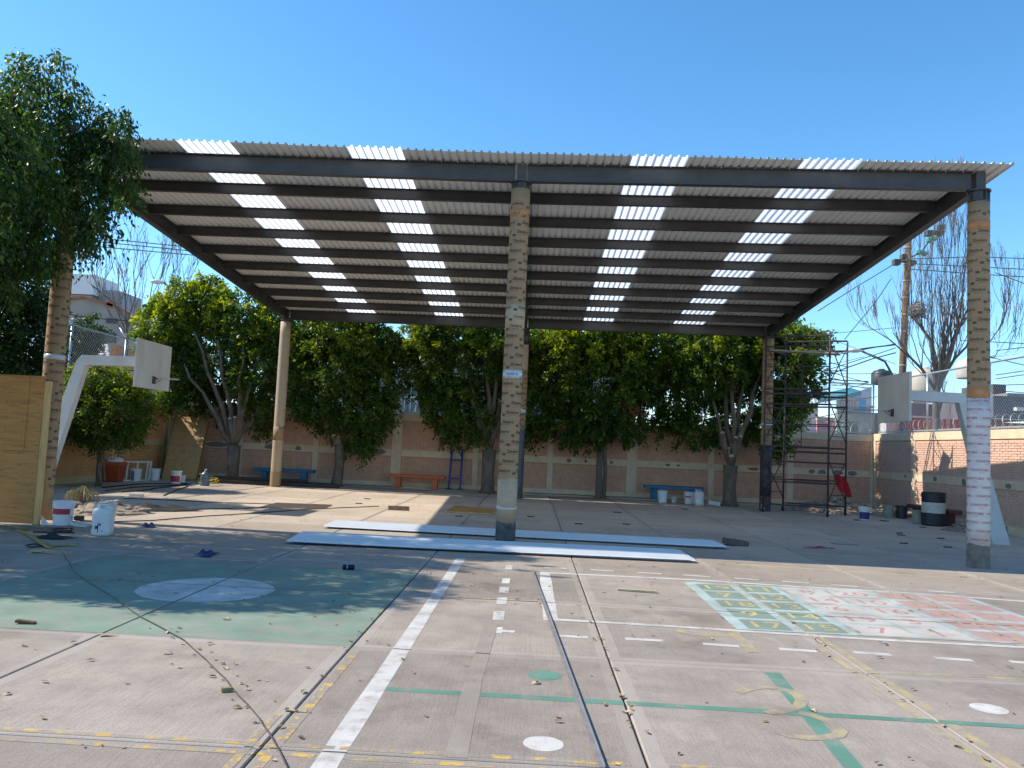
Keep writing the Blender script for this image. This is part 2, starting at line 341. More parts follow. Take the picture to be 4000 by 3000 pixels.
# ------------------------------------------------------------------ painted markings (cut along the slab joints)
def clip(poly, ax, val, keep_gt):
    out = []
    for i in range(len(poly)):
        a, b = poly[i], poly[(i+1) % len(poly)]
        ia = (a[ax] > val) == keep_gt; ib = (b[ax] > val) == keep_gt
        if ia: out.append(a)
        if ia != ib:
            t = (val-a[ax])/(b[ax]-a[ax]); out.append((a[0]+(b[0]-a[0])*t, a[1]+(b[1]-a[1])*t))
    return out
LAYERS = []
def marking(name, polys, m, z=.004):
    mb = MB(); J = .011
    bbs = [(min(p[0] for p in P), min(p[1] for p in P), max(p[0] for p in P), max(p[1] for p in P)) for P in polys]; used = set()
    for lv_, ob in LAYERS:
        if lv_ in used: continue
        if any(a[0] < b[2]+.02 and b[0] < a[2]+.02 and a[1] < b[3]+.02 and b[1] < a[3]+.02 for a in bbs for b in ob): used.add(lv_)
    lv_ = max(used)+1 if used else 0
    LAYERS.append((lv_, bbs)); z = .0014+.0003*lv_
    for P in polys:
        xs = [p[0] for p in P]; ys = [p[1] for p in P]
        for i in range(len(XL)-1):
            if XL[i+1] < min(xs) or XL[i] > max(xs): continue
            Q = clip(clip([tuple(p[:2]) for p in P], 0, XL[i]+J, True), 0, XL[i+1]-J, False)
            if len(Q) < 3: continue
            for j in range(len(YT)-1):
                if YT[j+1] < min(ys) or YT[j] > max(ys): continue
                q = clip(clip(Q, 1, YT[j]+J, True), 1, YT[j+1]-J, False)
                if len(q) >= 3: mb.add([(a, b, z) for a, b in q], [tuple(range(len(q)))])
    if not mb.f: return None
    o = mb.build(name, m, court); return o
def strip_polys(pts, w):
    """one mitred ribbon along the points, so no two of its faces overlap"""
    P = [Vector(p[:2]) for p in pts]; C = []
    for a, b in zip(P[:-1], P[1:]):
        k = max(1, int((b-a).length/.35)); C += [a.lerp(b, i/k) for i in range(k)]
    C.append(P[-1]); L, R = [], []
    for i, q in enumerate(C):
        d = (C[min(i+1, len(C)-1)]-C[max(i-1, 0)]).normalized(); n = Vector((-d.y, d.x)); ww = w/2*random.uniform(.92, 1.06); L.append(q+n*ww); R.append(q-n*ww)
    return [[tuple(L[i]), tuple(R[i]), tuple(R[i+1]), tuple(L[i+1])] for i in range(len(C)-1)]
def line_px(name, pts, w, m, z=.004): return marking(name, strip_polys([gp(*p) for p in pts], w), m, z)
def line_m(name, pts, w, m, z=.004): return marking(name, strip_polys(pts, w), m, z)
def circ(c, r, n=40, wob=0): return [(c[0]+r*(1+random.uniform(-wob, wob))*math.cos(2*math.pi*k/n), c[1]+r*(1+random.uniform(-wob, wob))*math.sin(2*math.pi*k/n)) for k in range(n)]
def rect(x0, y0, x1, y1): return [(x0, y0), (x1, y0), (x1, y1), (x0, y1)]

marking('green_key_panel', [rect(-5.47, 6.565, -1.37, 10.38)], P_GREEN, .004)
cc = circ((-3.35, 8.58), .69, 48, .012)
marking('white_free_throw_circle', [cc], P_WHITE, .008)
line_px('white_court_line', [(1225, 3060), (1800, 2182)], .135, P_WHITE)
line_px('white_court_line', [(-200, 2127), (450, 2165), (1000, 2193), (1060, 2196)], .06, P_FAINT)
line_px('white_court_line', [(1000, 2140), (1500, 2163), (1818, 2181)], .075, P_FAINT, .006)
line_px('white_court_line', [(1000, 2192), (1170, 2142)], .09, P_FAINT, .008)
line_px('white_court_line', [(271, 2100), (700, 2123), (1000, 2138)], .06, P_FAINT)
line_px('yellow_court_line', [(440, 2073), (1000, 2102), (1130, 2108)], .06, P_YELF)
line_px('white_court_line', [(640, 2030), (1000, 2044)], .05, P_FAINT)
line_px('white_court_line', [(3000, 2153), (3790, 2195)], .05, P_FAINT)
line_px('white_court_line', [(2660, 2140), (3000, 2153)], .05, P_FAINT)
line_px('white_court_line', [(3000, 2062), (3390, 2126)], .045, P_FAINT)
line_px('white_court_line', [(2590, 2044), (3000, 2064), (3300, 2098)], .045, P_FAINT)
line_px('orange_court_line', [(2755, 2028), (2885, 2080)], .07, P_YELF)
for j, (a, b) in enumerate((((-.95, 4.43), (.6, 4.43)), ((-3.2, 4.43), (-.98, 4.43)), ((-6, 4.43), (-3.45, 4.43)), ((-3.3, 4.30), (-1.05, 4.30)), ((-.9, 4.30), (.5, 4.30)), ((.8, 4.43), (1.6, 4.43)))):
    line_m('yellow_court_line', [a, b], .05, P_YEL)
line_m('yellow_court_line', [(-1.29, 3.0), (-1.29, 6.3)], .06, P_YEL)
line_m('yellow_court_line', [(-1.43, 3.0), (-1.43, 4.9)], .05, P_YEL)
line_m('yellow_court_line', [(-.9, 8.84), (.2, 8.84)], .055, P_YEL)
line_m('yellow_court_line', [(2.77, 3.2), (2.77, 10.6)], .07, P_YELF)
line_m('yellow_court_line', [(2.62, 3.6), (2.62, 7.4)], .05, P_YELF)
line_m('yellow_court_line', [(2.9, 6.62), (7.5, 6.62)], .05, P_YELF)
line_px('yellow_court_line', [(2800, 2200), (3400, 2238), (3990, 2275)], .10, P_YELF)
line_m('green_court_line', [(-.90, 5.50), (6.5, 5.36)], .085, P_TEAL, .006)
line_m('green_court_line', [(1.66, 3.2), (1.82, 4.6), (1.93, 6.42)], .115, P_TEAL, .010)
marking('green_dot', [circ((.17, 6.02), .125, 24, .02)], P_TEAL, .006)
marking('white_dot', [circ((.14, 4.66), .115, 24, .02)], P_WHITE, .008)
marking('white_dot', [circ((3.22, 5.78), .12, 24, .02)], P_WHITE, .006)
# rectangle and dashes around the number board
line_px('white_court_line', [(2128, 2237), (2152, 2424)], .145, P_WHITE, .006)
line_px('white_court_line', [(2115, 2237), (2665, 2263), (3060, 2288), (3600, 2320), (4050, 2353)], .10, P_WHITE, .008)
line_px('white_court_line', [(2128, 2418), (2560, 2443), (3000, 2472), (3340, 2494), (4050, 2532)], .085, P_WHITE, .008)
for a, b, w in (((2167, 2483), (2296, 2490), .085), ((2443, 2495), (2590, 2503), .085), ((2745, 2515), (2888, 2525), .085), ((3043, 2535), (3192, 2545), .085), ((3335, 2548), (3480, 2558), .085), ((3650, 2570), (3800, 2580), .085), ((3945, 2585), (4080, 2594), .085),
                ((2124, 2216), (2214, 2221), .07), ((2306, 2225), (2398, 2231), .07), ((2490, 2236), (2585, 2242), .07), ((2668, 2246), (2775, 2253), .07), ((2865, 2258), (2965, 2265), .07), ((3055, 2271), (3160, 2278), .07), ((3245, 2284), (3350, 2291), .07), ((3440, 2297), (3545, 2304), .07), ((3625, 2308), (3730, 2315), .07),
                ((1920, 2460), (2010, 2468), .085)):
    line_px('white_dash', [a, b], w, P_WHITE, .006)
for (x0, x1, y0, y1) in ((2122, 2190, 795, 838), (2098, 2180, 870, 920), (2075, 2165, 960, 1020), (2045, 2142, 1080, 1153), (2012, 2125, 1218, 1270), (2150, 2212, 680, 720)):
    q = [gp(1000+a/2.212, 1900+b/2.212) for a, b in ((x0, y1), (x1, y1), (x1+8, y0), (x0+8, y0))]
    marking('white_dash', [[tuple(p[:2]) for p in q]], P_WHITE, .006)
# faint rings under the roof
for (x, y) in ((2289, 2076), (2407, 2071), (2556, 2091), (2830, 2108), (2927, 2099), (3108, 2121), (3195, 2116), (2245, 2020), (2669, 2085)):
    c = gp(x, y); n = 32; ps = []
    for k in range(n):
        a, b = 2*math.pi*k/n, 2*math.pi*(k+1)/n
        ps.append([(c.x+.44*math.cos(a), c.y+.44*math.sin(a)), (c.x+.44*math.cos(b), c.y+.44*math.sin(b)), (c.x+.38*math.cos(b), c.y+.38*math.sin(b)), (c.x+.38*math.cos(a), c.y+.38*math.sin(a))])
    marking('white_ring', ps, P_FAINT, .004)

def text_mesh(s, size=1., shear=0., ax='CENTER', bold=0.):
    c = bpy.data.curves.new('lettering', 'FONT'); c.body = s; c.size = size; c.shear = shear; c.align_x = ax; c.align_y = 'CENTER'; c.resolution_u = 2; c.offset = bold
    o = bpy.data.objects.new('lettering', c); col.objects.link(o); dg = bpy.context.evaluated_depsgraph_get()
    me = bpy.data.meshes.new_from_object(o.evaluated_get(dg)); vs = [tuple(v.co) for v in me.vertices]; fs = [tuple(p.vertices) for p in me.polygons]
    bpy.data.objects.remove(o); bpy.data.curves.remove(c); bpy.data.meshes.remove(me); return vs, fs
# number board: three blocks of two columns and five rows
X0, Y0 = 2.04, 7.90
marking('aqua_board_field', [rect(X0, 7.93, 3.20, 10.66)], P_AQUA, .006)
marking('aqua_board_field', [rect(3.20, 7.93, 5.62, 10.66)], mat_paint('pale_aqua_paint', (.37, .46, .435), .48, 3, .14), .006)
rows = [7.98+.535*k for k in range(5)]
nums = {0: ['17', '9', '18', '7', '19'], 1: ['15', '14', '13', '12', '11'], 2: ['7', '19', '6', '14', '8'], 3: ['1', '3', '16', '10', '20'], 4: ['12', '10', '6', '14', '13'], 5: ['5', '18', '2', '3', '8']}
cxs = [2.17, 2.70, 3.27, 3.83, 4.45, 5.02]
for c in range(6):
    pm = (P_DKG, P_DKG, P_ALB, P_ALB, P_ROSE, P_ROSE)[c]; nm = (P_OCH, P_OCH, P_RED, P_RED, P_YELF, P_YELF)[c]
    for r in range(5):
        wd = .43 if c < 2 else .50
        marking('board_square', [rect(cxs[c], rows[r], cxs[c]+wd, rows[r]+.43)], pm, .010); zn = .0014+.0003*(LAYERS[-1][0]+1)
        vs, fs = text_mesh(nums[c][r], .40)
        mb = MB(); mb.add([(cxs[c]+wd/2+x*1.0, rows[r]+.215+y*.95, zn) for x, y, z in vs], fs); mb.build('board_number', nm, court)
# big faded yellow 3 near the camera, and a few faded yellow strokes
def arc(cx, cyy, rx, ry, a0, a1, n=14): return [(cx+rx*math.cos(R_(a0+(a1-a0)*k/n)), cyy+ry*math.sin(R_(a0+(a1-a0)*k/n))) for k in range(n+1)]
rs = random.Random(5)
CRK = mat('crack_dirt', (.075, .062, .05), .95, .3, 30)
for (xa, ya, xb_, yb_) in ((2.8, 4.7, 4.6, 5.5), (4.8, 7.2, 6.6, 6.8), (-3.2, 13.3, -1.5, 14.6)):
    q_ = [(xa+(xb_-xa)*t+rs.uniform(-.05, .05), ya+(yb_-ya)*t+rs.uniform(-.06, .06)) for t in np.linspace(0, 1, 14)]
    line_m('crack', q_, .004, CRK)
P_NUM = mat_paint('worn_yellow_numeral', (.44, .36, .16), .57, 5, .13)
line_px('yellow_numeral', [(2880, 2706), (2920, 2692), (2975, 2684), (3035, 2688), (3085, 2700), (3118, 2718), (3132, 2740), (3120, 2758), (3085, 2772), (3040, 2780), (2995, 2786)], .085, P_NUM)
line_px('yellow_numeral', [(3120, 2784), (3170, 2794), (3225, 2812), (3268, 2836), (3285, 2858), (3270, 2874), (3220, 2882), (3160, 2884), (3090, 2876), (3035, 2858)], .085, P_NUM)
line_px('yellow_stroke', [(2640, 2462), (2700, 2478), (2860, 2482)], .10, P_YELF, .004)
line_px('yellow_stroke', [(2860, 2465), (2945, 2550)], .10, P_YELF, .004)
line_px('yellow_stroke', [(1920, 2440), (1850, 2660), (1780, 2960)], .12, mat_paint('ghost_paint', (.28, .245, .21), .56, 4, .16), .004)

# ------------------------------------------------------------------ steel canopy
canopy = thing('steel_canopy', 'steel court canopy with corrugated white roof, skylight strips and six round columns', 'canopy', (-.4, 14.2, 0))
FL, FC, FR = Vector((-8.6, 14.2, 0)), Vector((-.38, 14.14, 0)), Vector((7.47, 13.72, 0))
BL, BC, BR = Vector((-8.18, 26.0, 0)), Vector((-.37, 25.75, 0)), Vector((7.32, 25.42, 0))
ZF, ZB = 6.68, 5.75
def ux(x):                                   # front x coordinate -> param
    return (x-FL.x)/(FC.x-FL.x) if x < FC.x else 1+(x-FC.x)/(FR.x-FC.x)
def rp(u, v, z=0.):
    f = FL.lerp(FC, u) if u < 1 else FC.lerp(FR, u-1); b = BL.lerp(BC, u) if u < 1 else BC.lerp(BR, u-1)
    q = f + (b-f)*v; return Vector((q.x, q.y, ZF+(ZB-ZF)*v+z))
def ibeam(mb, a, b, depth, fl, t=.012):
    """I section hanging below the line a-b (its top face)"""
    dz = Vector((0, 0, 1))
    mb.bar(a-dz*(t/2), b-dz*(t/2), fl, t); mb.bar(a-dz*(depth-t/2), b-dz*(depth-t/2), fl, t); mb.bar(a-dz*(depth/2), b-dz*(depth/2), t*.8, depth-2*t); return mb
for u0_, u1_ in ((0, 1), (1, 2)):
    a0 = .12/8; o = ibeam(MB(), rp(u0_+a0, 0), rp(u1_-a0, 0), .315, .14).build('front_beam', STEEL, canopy)
    o = ibeam(MB(), rp(u0_+a0, 1), rp(u1_-a0, 1), .31, .14).build('back_beam', STEEL, canopy)
for u in (0, 1, 2):
    f, b = rp(u, .005), rp(u, .995); ibeam(MB(), f, b, .31, .15).build('side_beam', STEEL, canopy)
    for v in (0, 1):
        q = rp(u, v); mb = MB(); mb.box(q-Vector((0, 0, .16)), (.16, .15, .31)); mb.build('beam_joint', STEEL, canopy)
for k in range(1, 9):
    v = k/9.
    for u0_, u1_ in ((0, 1), (1, 2)):
        ibeam(MB(), rp(u0_+.011, v, -.001), rp(u1_-.011, v, -.001), .205, .10, .009).build('purlin', STEEL, canopy)
# corrugated sheets
xb = [-8.62, -7.45, -6.47, -5.50, -4.48, -3.46, -2.48, -1.48, -.48, .52, 1.51, 2.49, 3.45, 4.41, 5.39, 6.40, 7.40, 7.86]
sky_i = {2, 5, 10, 13}
def sheet(x0, x1, v0, v1, m, name, dz=0.):
    n = max(2, round((x1-x0)/.139)); pts = []
    for k in range(n):
        a = x0+(x1-x0)*k/n; p = (x1-x0)/n
        pts += [(a, .0), (a+p*.58, .0), (a+p*.70, .036), (a+p*.88, .036)]
    pts.append((x1+.005, .0))
    vs = []; steps = [v0, (v0+v1)/2, v1]
    for v in steps:
        for x, h in pts:
            vv = v*(.047-.017*(x+8.6)/16.2)/.041 if v < 0 else v
            vs.append(rp(ux(x), vv, h+.006+dz))
    K = len(pts); fs = [(j*K+i, j*K+i+1, (j+1)*K+i+1, (j+1)*K+i) for j in range(len(steps)-1) for i in range(K-1)]
    return MB().add(vs, fs).build(name, m, canopy)
for i in range(len(xb)-1):
    sk = i in sky_i; z0 = .0015*(i % 2)
    jit = random.uniform(-.0015, .0015)
    sheet(xb[i], xb[i+1], -.041+jit, .50, SKYL if sk else ROOFM, 'skylight_sheet' if sk else 'roof_sheet', z0+.004)
    sheet(xb[i], xb[i+1], .475, 1.05+jit, SKYL if sk else ROOFM, 'skylight_sheet' if sk else 'roof_sheet', z0)
# screw tips under the front sheet
mb = MB()
for x in np.arange(-8.2, 7.3, .29):
    q = rp(ux(x), 0, .0); mb.box((q.x, q.y-.085, q.z-.012), (.008, .008, .035))
mb.build('screw_tip', GALV, canopy)['kind'] = 'stuff'

def wrap(vs, R, base, ang0, z0, flip=False, lift=.0018):
    out = []
    for x, y, z in vs:
        if flip: x, y = -x, -y
        a = ang0 + x/R; out.append((base.x+(R+lift)*math.cos(a), base.y+(R+lift)*math.sin(a), z0+y))
    return out
ZIM = text_mesh('Zimbró', .072, .15, bold=.0016); OV = None; N35 = text_mesh('35', .030)
SON = text_mesh('SONOTUBO', .052, bold=.0010); SMALL = text_mesh('3.5 m', .030); ONE = text_mesh('1', .045)
def sub(vs, dx, dy, sx=1): return [(x*sx+dx, y+dy, z) for x, y, z in vs]
def zimbro_print(colm, base, R, z0, z1, seed, flip_above=99):
    rd = random.Random(seed); mb = MB(); mo = MB(); k = 0; z = z0+.08; circ_ = 2*math.pi*R
    while z < z1-.06:
        fl = z > flip_above
        for t in range(3):
            a = rd.uniform(-.05, .05) + (k*.46) + t*(2*math.pi/3)
            mb.add(wrap(sub(ZIM[0], 0, 0, 1.05), R, base, a, z, fl), ZIM[1])
            for q, (wd, dy) in enumerate(((.14, -.050),)):
                for s in range(5):
                    x0 = -wd/2+wd*s/5; x1 = x0+wd/5*.86
                    mb.add(wrap([(x0, dy, 0), (x1, dy, 0), (x1, dy+.005, 0), (x0, dy+.005, 0)], R, base, a, z, fl), [(0, 1, 2, 3)])
            oa = a-.165/R*1.0
            ring = [(.036*math.cos(2*math.pi*s/14), .024*math.sin(2*math.pi*s/14), 0) for s in range(14)]
            oz = z-.05 + rd.uniform(-.01, .01)
            mb.add(wrap(ring, R, base, oa, oz, fl), [tuple(range(14))])
            mo.add(wrap(N35[0], R, base, oa, oz, fl, .003), N35[1])
        k += 1; z += .168
    mb.build('printed_lettering', PRINT, colm)['kind'] = 'stuff'; mo.build('printed_number', TUBE, colm)['kind'] = 'stuff'
def sono_print(colm, base, R, z0, z1):
    mb = MB(); z = z0+.06; k = 0
    while z < z1-.03:
        for t in range(3):
            a = t*(2*math.pi/3) + k*.52 + .2
            mb.add(wrap(SON[0], R, base, a, z), SON[1]); mb.add(wrap(sub(ONE[0], .195, 0), R, base, a, z), ONE[1])
            mb.add(wrap(sub(SMALL[0], .02, -.046), R, base, a, z), SMALL[1])
        z += .143; k += 1
    mb.build('printed_lettering', PRINTR, colm)['kind'] = 'stuff'
def column(base, R, zones, ztop, zbeam, label=None):
    """zones: list of (z0, z1, material, radius offset, name); first is the shaft part, others are its sub-parts"""
    root = None
    for i, (z0, z1, m, dr, nm) in enumerate(zones):
        mb = MB(); r = R+dr; n = 28; prof = []
        K = max(2, int((z1-z0)/.35))
        prof = [(r, z0+(z1-z0)*k/K) for k in range(K+1)]
        if i == 0: prof.append((.02, z1))
        elif z0 > 0: prof = [(R-.01, z0)] + prof + [(R-.01, z1)]
        mb.lathe(base, prof, n)
        # ragged lower and upper lip so the wraps read as torn paper
        if i and nm in ('torn_wrap', 'concrete_base', 'paint_smear', 'white_wrap'):
            vs = []; ph = random.uniform(0, 6)
            for q in mb.v:
                top = abs(q[2]-base.z-z1) < 1e-4; an = math.atan2(q[1]-base.y, q[0]-base.x); amp = .016
                vs.append((q[0], q[1], q[2] + (amp*(math.sin(an*2+ph)+.5*math.sin(an*5+2*ph)) + random.uniform(-.008, .008) if top else 0)))
            mb.v = vs
        o = mb.build('column' if i == 0 else nm, m, canopy if i == 0 else root, smooth=True)
        if i == 0: root = o
    # steel head: pipe, ring plate and gussets
    mb = MB(); mb.lathe(base, [(R*.8, ztop-.02), (R*.8, zbeam-.01)], 16)
    mb.lathe(base, [(0.01, zbeam-.028), (R+.02, zbeam-.028), (R+.02, zbeam-.004), (.01, zbeam-.004)], 24)
    mb.lathe(base, [(R*.82, ztop+.0), (R*1.02, ztop+.0), (R*1.02, ztop+.014), (R*.82, ztop+.014)], 24)
    for k in range(8):
        a = k*math.pi/4+.2; c = base+Vector((R*.9*math.cos(a), R*.9*math.sin(a), (ztop+zbeam)/2-.01))
        mb.box(c, (R*.22, .012, max(.05, zbeam-ztop-.04)), Matrix.Rotation(a, 3, 'Z'))
    mb.build('column_head', STEEL, root)
    return root
RR = .170
zf = ZF-.315; zb = ZB-.31
c = column(FL, RR, [(0, 6.2, TUBE, 0, 'column'), (0, .4, CCOL, .004, 'concrete_base'), (2.82, 2.91, TAPE, .004, 'tape_band')], 6.21, zf); zimbro_print(c, FL, RR, .5, 6.1, 1)
c = column(FC, RR, [(0, 6.22, TUBE, 0, 'column'), (0, .34, mat('dark_stained_concrete', (.085, .085, .085), .9, .5, 8, .3), .004, 'concrete_base'), (.34, 1.08, TUBEP, .003, 'torn_wrap'), (.56, .60, TUBEW, .006, 'paint_smear'), (2.83, 2.97, TAPE, .004, 'tape_band'), (3.70, 4.12, TUBEP, .0025, 'torn_wrap'), (5.70, 5.84, ORANGET, .004, 'tape_band')], 6.23, zf)
zimbro_print(c, FC, RR+.002, 1.14, 6.15, 2, 5.85)
c = column(FR, RR, [(0, 6.15, TUBE, 0, 'column'), (0, .38, CCOL, .005, 'concrete_base'), (.36, 2.80, TUBEW, .003, 'white_wrap'), (2.81, 2.99, ORANGET, .004, 'tape_band'), (5.68, 5.82, ORANGET, .004, 'tape_band')], 6.16, zf)
zimbro_print(c, FR, RR, 3.03, 6.1, 3); sono_print(c, FR, RR+.003, .40, 2.79)
column(BL, RR, [(0, 5.36, TUBEP, 0, 'column'), (1.5, 1.95, TUBE, .003, 'torn_wrap'), (0, .5, TUBE, .003, 'torn_wrap')], 5.36, zb)
c = column(BC, RR-.01, [(0, 5.38, TUBEP, 0, 'column'), (0, 2.2, mat('grey_steel_paint', (.07, .072, .082), .45, .3, 4), .003, 'steel_shaft'), (2.2, 4.1, TUBE, .005, 'torn_wrap'), (2.72, 2.84, TAPE, .009, 'tape_band'), (4.9, 5.38, STEEL, .005, 'steel_shaft')], 5.38, zb)
zimbro_print(c, BC, RR-.003, 2.25, 4.1, 5)
c = column(BR, RR, [(0, 5.36, TUBE, 0, 'column'), (.45, 2.05, mat('blue_black_paint', (.03, .034, .046), .5, .4, 5), .003, 'steel_shaft'), (0, .45, RUST, .003, 'concrete_base'), (2.65, 2.72, TAPE, .004, 'tape_band')], 5.36, zb)
zimbro_print(c, BR, RR+.001, 2.1, 5.2, 6)

# ------------------------------------------------------------------ walls
def wall(name, label, a, b, zt, pillars, brick_mat, mortar_mat, band_mat, as_parts=0, normal=None, joints=True, patches=()):
    """brick panels framed by cream pillars and bands, between plan points a and b. pillars: list of (distance, width)"""
    a, b = Vector((a[0], a[1], 0)), Vector((b[0], b[1], 0)); d = (b-a); L = d.length; d.normalize(); n = Vector(normal) if normal else Vector((d.y, -d.x, 0))
    rot = Matrix((d, n, Vector((0, 0, 1)))).transposed()
    root = thing(name, label, 'wall', a)
    def bx(mb, s0, s1, z0, z1, t0, t1): mb.box(a + d*((s0+s1)/2) + n*((t0+t1)/2) + Vector((0, 0, (z0+z1)/2)), (abs(s1-s0), abs(t1-t0), z1-z0), rot)
    mb = MB(); bx(mb, 0, L, -.15, zt-.04, -.16, -.012); mb.build('wall_core', mortar_mat, root)
    def ragged(z0, z1, nm):
        mb = MB(); bx(mb, -.01, L+.01, z0, z1, -.05, .012); return mb.build(nm, band_mat, root)
    mb = MB(); bx(mb, -.02, L+.02, zt-.25, zt, -.19, .022); o = mb.build('coping_band', band_mat, root); bevel(o, .008, 1)
    ragged(1.11, 1.345, 'middle_band'); ragged(-.1, .19, 'base_band')
    for s, wd in pillars:
        mb = MB(); bx(mb, s-wd/2, s+wd/2, -.1, zt-.255, -.02, .034); o = mb.build('pillar', band_mat, root); bevel(o, .006, 1)
    for s, z, sx, sz in patches:
        mb = MB(); n_ = 12; c = a + d*s + n*.016 + Vector((0, 0, z)); ring = [(c + d*(sx*math.cos(2*math.pi*k/n_)*random.uniform(.75, 1.1)) + Vector((0, 0, sz*math.sin(2*math.pi*k/n_)*random.uniform(.75, 1.1)))) for k in range(n_)]
        mb.add(ring, [tuple(range(n_))]); mb.build('cement_patch', PATCH, root)
    # bricks
    bw, bh, gap = .25, .068, .012; stuff = MB(); made = 0
    bm_ = MB(); bm_.box((0, 0, 0), (bw-gap, .03, bh-gap)); bme = bm_.mesh('brick'); bme.materials.append(brick_mat); cands = []
    for z0, z1 in ((.19, 1.11), (1.345, zt-.25)):
        r = 0; z = z0+bh/2
        while z < z1-.02:
            s = (bw/2 if r % 2 else bw)-bw/2
            while s < L:
                c = a + d*s + n*(-.012+random.uniform(.004, .010)) + Vector((0, 0, z+random.uniform(-.003, .003))); cands.append((c, s)); s += bw
            z += bh; r += 1
    cands.sort(key=lambda q: q[0].y)
    ang = math.atan2(d.y, d.x)
    for c, s in cands:
        if made < as_parts:
            if c.y < 16.2: pass
            o = link('brick', bme, root, c-org(root), ang); o.rotation_euler.y = random.uniform(-.012, .012); made += 1
        else:
            stuff.box(c, (bw-gap+random.uniform(-.006, .004), .03, bh-gap+random.uniform(-.004, .003)), rot @ Matrix.Rotation(random.uniform(-.012, .012), 3, 'Y'))
    if stuff.v: stuff.build('brick_courses', brick_mat, root)['kind'] = 'stuff'
    return root, a, d, n, L
WA, WB = (-13.1, 28.75), (12.3, 29.2)
wd = Vector((WB[0]-WA[0], WB[1]-WA[1], 0)); WLn = wd.length
def along(px, py_):                           # distance along the back wall of what stands at photo column px
    dd = ray(px, py_); A_ = Vector((WA[0], WA[1])); D_ = Vector((wd.x, wd.y)).normalized()
    # solve t*dd.xy = A + s*D
    det = dd.x*(-D_.y) - (-D_.x)*dd.y; t = (A_.x*(-D_.y) - (-D_.x)*A_.y)/det; s = (dd.x*A_.y - dd.y*A_.x)/det; return s
pil = [(along(936, 1760), .2), (along(1233, 1770), .2), (along(1540, 1780), .22), (along(1558, 1780), .16), (along(1857, 1790), .2), (along(2149, 1800), .2), (along(2460, 1820), .22), (along(2478, 1820), .16), (along(2777, 1830), .2), (along(3086, 1840), .22), (WLn-.1, .2), (.15, .2)]
bw_root, *_ = wall('back_wall', 'long peach brick boundary wall behind the trees with cream bands', WA, WB, 2.63, pil, BRICK, MORTAR, CREAM, 250, None, patches=[(along(x, 1750), 1.23, sx, sz) for x, sx, sz in ((1055, .2, .1), (1165, .12, .09), (1375, .40, .12), (1472, .36, .12), (845, .45, .1), (2225, .09, .08), (2290, .07, .05), (2390, .07, .06), (2610, .1, .05), (2652, .07, .04), (2945, .22, .06), (3172, .13, .09), (3212, .17, .1), (3272, .22, .1), (3330, .17, .1))])
RA, RB = (12.2, 29.15), (12.35, 15.4)
rw_root, *_ = wall('right_wall', 'pinkish brick side wall on the right, upper part in sun', RA, RB, 2.66, [(.1, .2), (2.95, .24), (6.45, .22), (10.2, .22)], mat('pink_brick_paint', (.60, .40, .305), .82, .12, 5, .25, random_obj=.08), mat('pink_mortar', (.53, .35, .26), .9, .2, 9, .2), CREAM, 300, None, patches=[(4.3, 1.24, .13, .08), (5.9, 1.2, .12, .12), (8.0, 1.2, .17, .07), (2.4, 1.25, .1, .06)])
LA, LB = (-13.5, 17.0), (-13.05, 28.7)
lw_root, *_ = wall('left_wall', 'orange painted wall on the left behind the small round tree', LA, LB, 2.63, [(8.2, .2), (11.55, .3), (4.2, .2)], ORWALL, mat('orange_mortar', (.47, .235, .095), .9, .2, 9), mat('cream_wall_left', (.47, .37, .19), .8, .12, 3), 150, None)
# green gate beside the left wall
g = thing('green_gate', 'dark green metal gate leaf with a black post at the left wall', 'gate', (-13.2, 20.6, 0))
mb = MB(); mb.box((-13.22, 20.3, 1.1), (.05, 1.5, 2.1)); mb.build('gate_panel', mat('green_gate_paint', (.03, .11, .02), .5, .2, 4), g)
mb = MB(); mb.box((-13.15, 21.2, 1.15), (.14, .16, 2.3)); mb.build('gate_post', BLACK, g)

def fence(name, label, a, b, z0, z1, n, angled=0, mesh_step=.11, nrm=None, razor=True, rails=(0., 1.)):
    a, b = Vector((*a, 0)), Vector((*b, 0)); d = b-a; L = d.length; d.normalize()
    nrm = Vector(nrm) if nrm else Vector((-d.y, d.x, 0))
    f = thing(name, label, 'fence', (a.x, a.y, z0))
    for k in range(n+1):
        p = a + d*(L*k/n); mb = MB(); mb.tube([p+Vector((0, 0, z0-.03)), p+Vector((0, 0, z1))], .033, 8)
        if angled: mb.tube([p+Vector((0, 0, z1-.01)), p+Vector((0, 0, z1+.36))-nrm*angled+d*.1], .026, 6)
        mb.build('post', GALV, f, True)
    for r in rails:
        z = z0+.06+(z1-z0-.06)*r; mb = MB(); mb.tube([a+Vector((0, 0, z)), b+Vector((0, 0, z))], .027, 6); mb.build('rail', GALV, f, True)
    mb = MB(); H = z1-z0-.06; s = -H
    while s < L:
        for sg in (0, 1):
            s0, s1 = (s, s+H); zz0, zz1 = (0, H) if sg == 0 else (H, 0)
            # clip to [0, L]
            t0 = max(0, (0-s0)/(s1-s0)); t1 = min(1, (L-s0)/(s1-s0))
            if t1 <= t0: continue
            P0 = a + d*(s0+(s1-s0)*t0) + Vector((0, 0, z0+.05+zz0+(zz1-zz0)*t0)) + nrm*(.004 if sg else -.004); P1 = a + d*(s0+(s1-s0)*t1) + Vector((0, 0, z0+.05+zz0+(zz1-zz0)*t1)) + nrm*(.004 if sg else -.004)
            mb.tube([P0, P1], .0032, 3, False)
        s += mesh_step
    mb.build('chain_link', GALV, f)['kind'] = 'stuff'
    if razor:
        mb = MB(); pts = []; K = int(L/.34)*16
        for k in range(K+1):
            t = k/16*2*math.pi; pts.append(a + d*(L*k/K) + Vector((0, 0, z0+.22+.20*math.sin(t))) + nrm*(.10+.17*math.cos(t)))
        mb.tube(pts, .007, 3, False); mb.build('razor_coil', GALV, f)
    return f
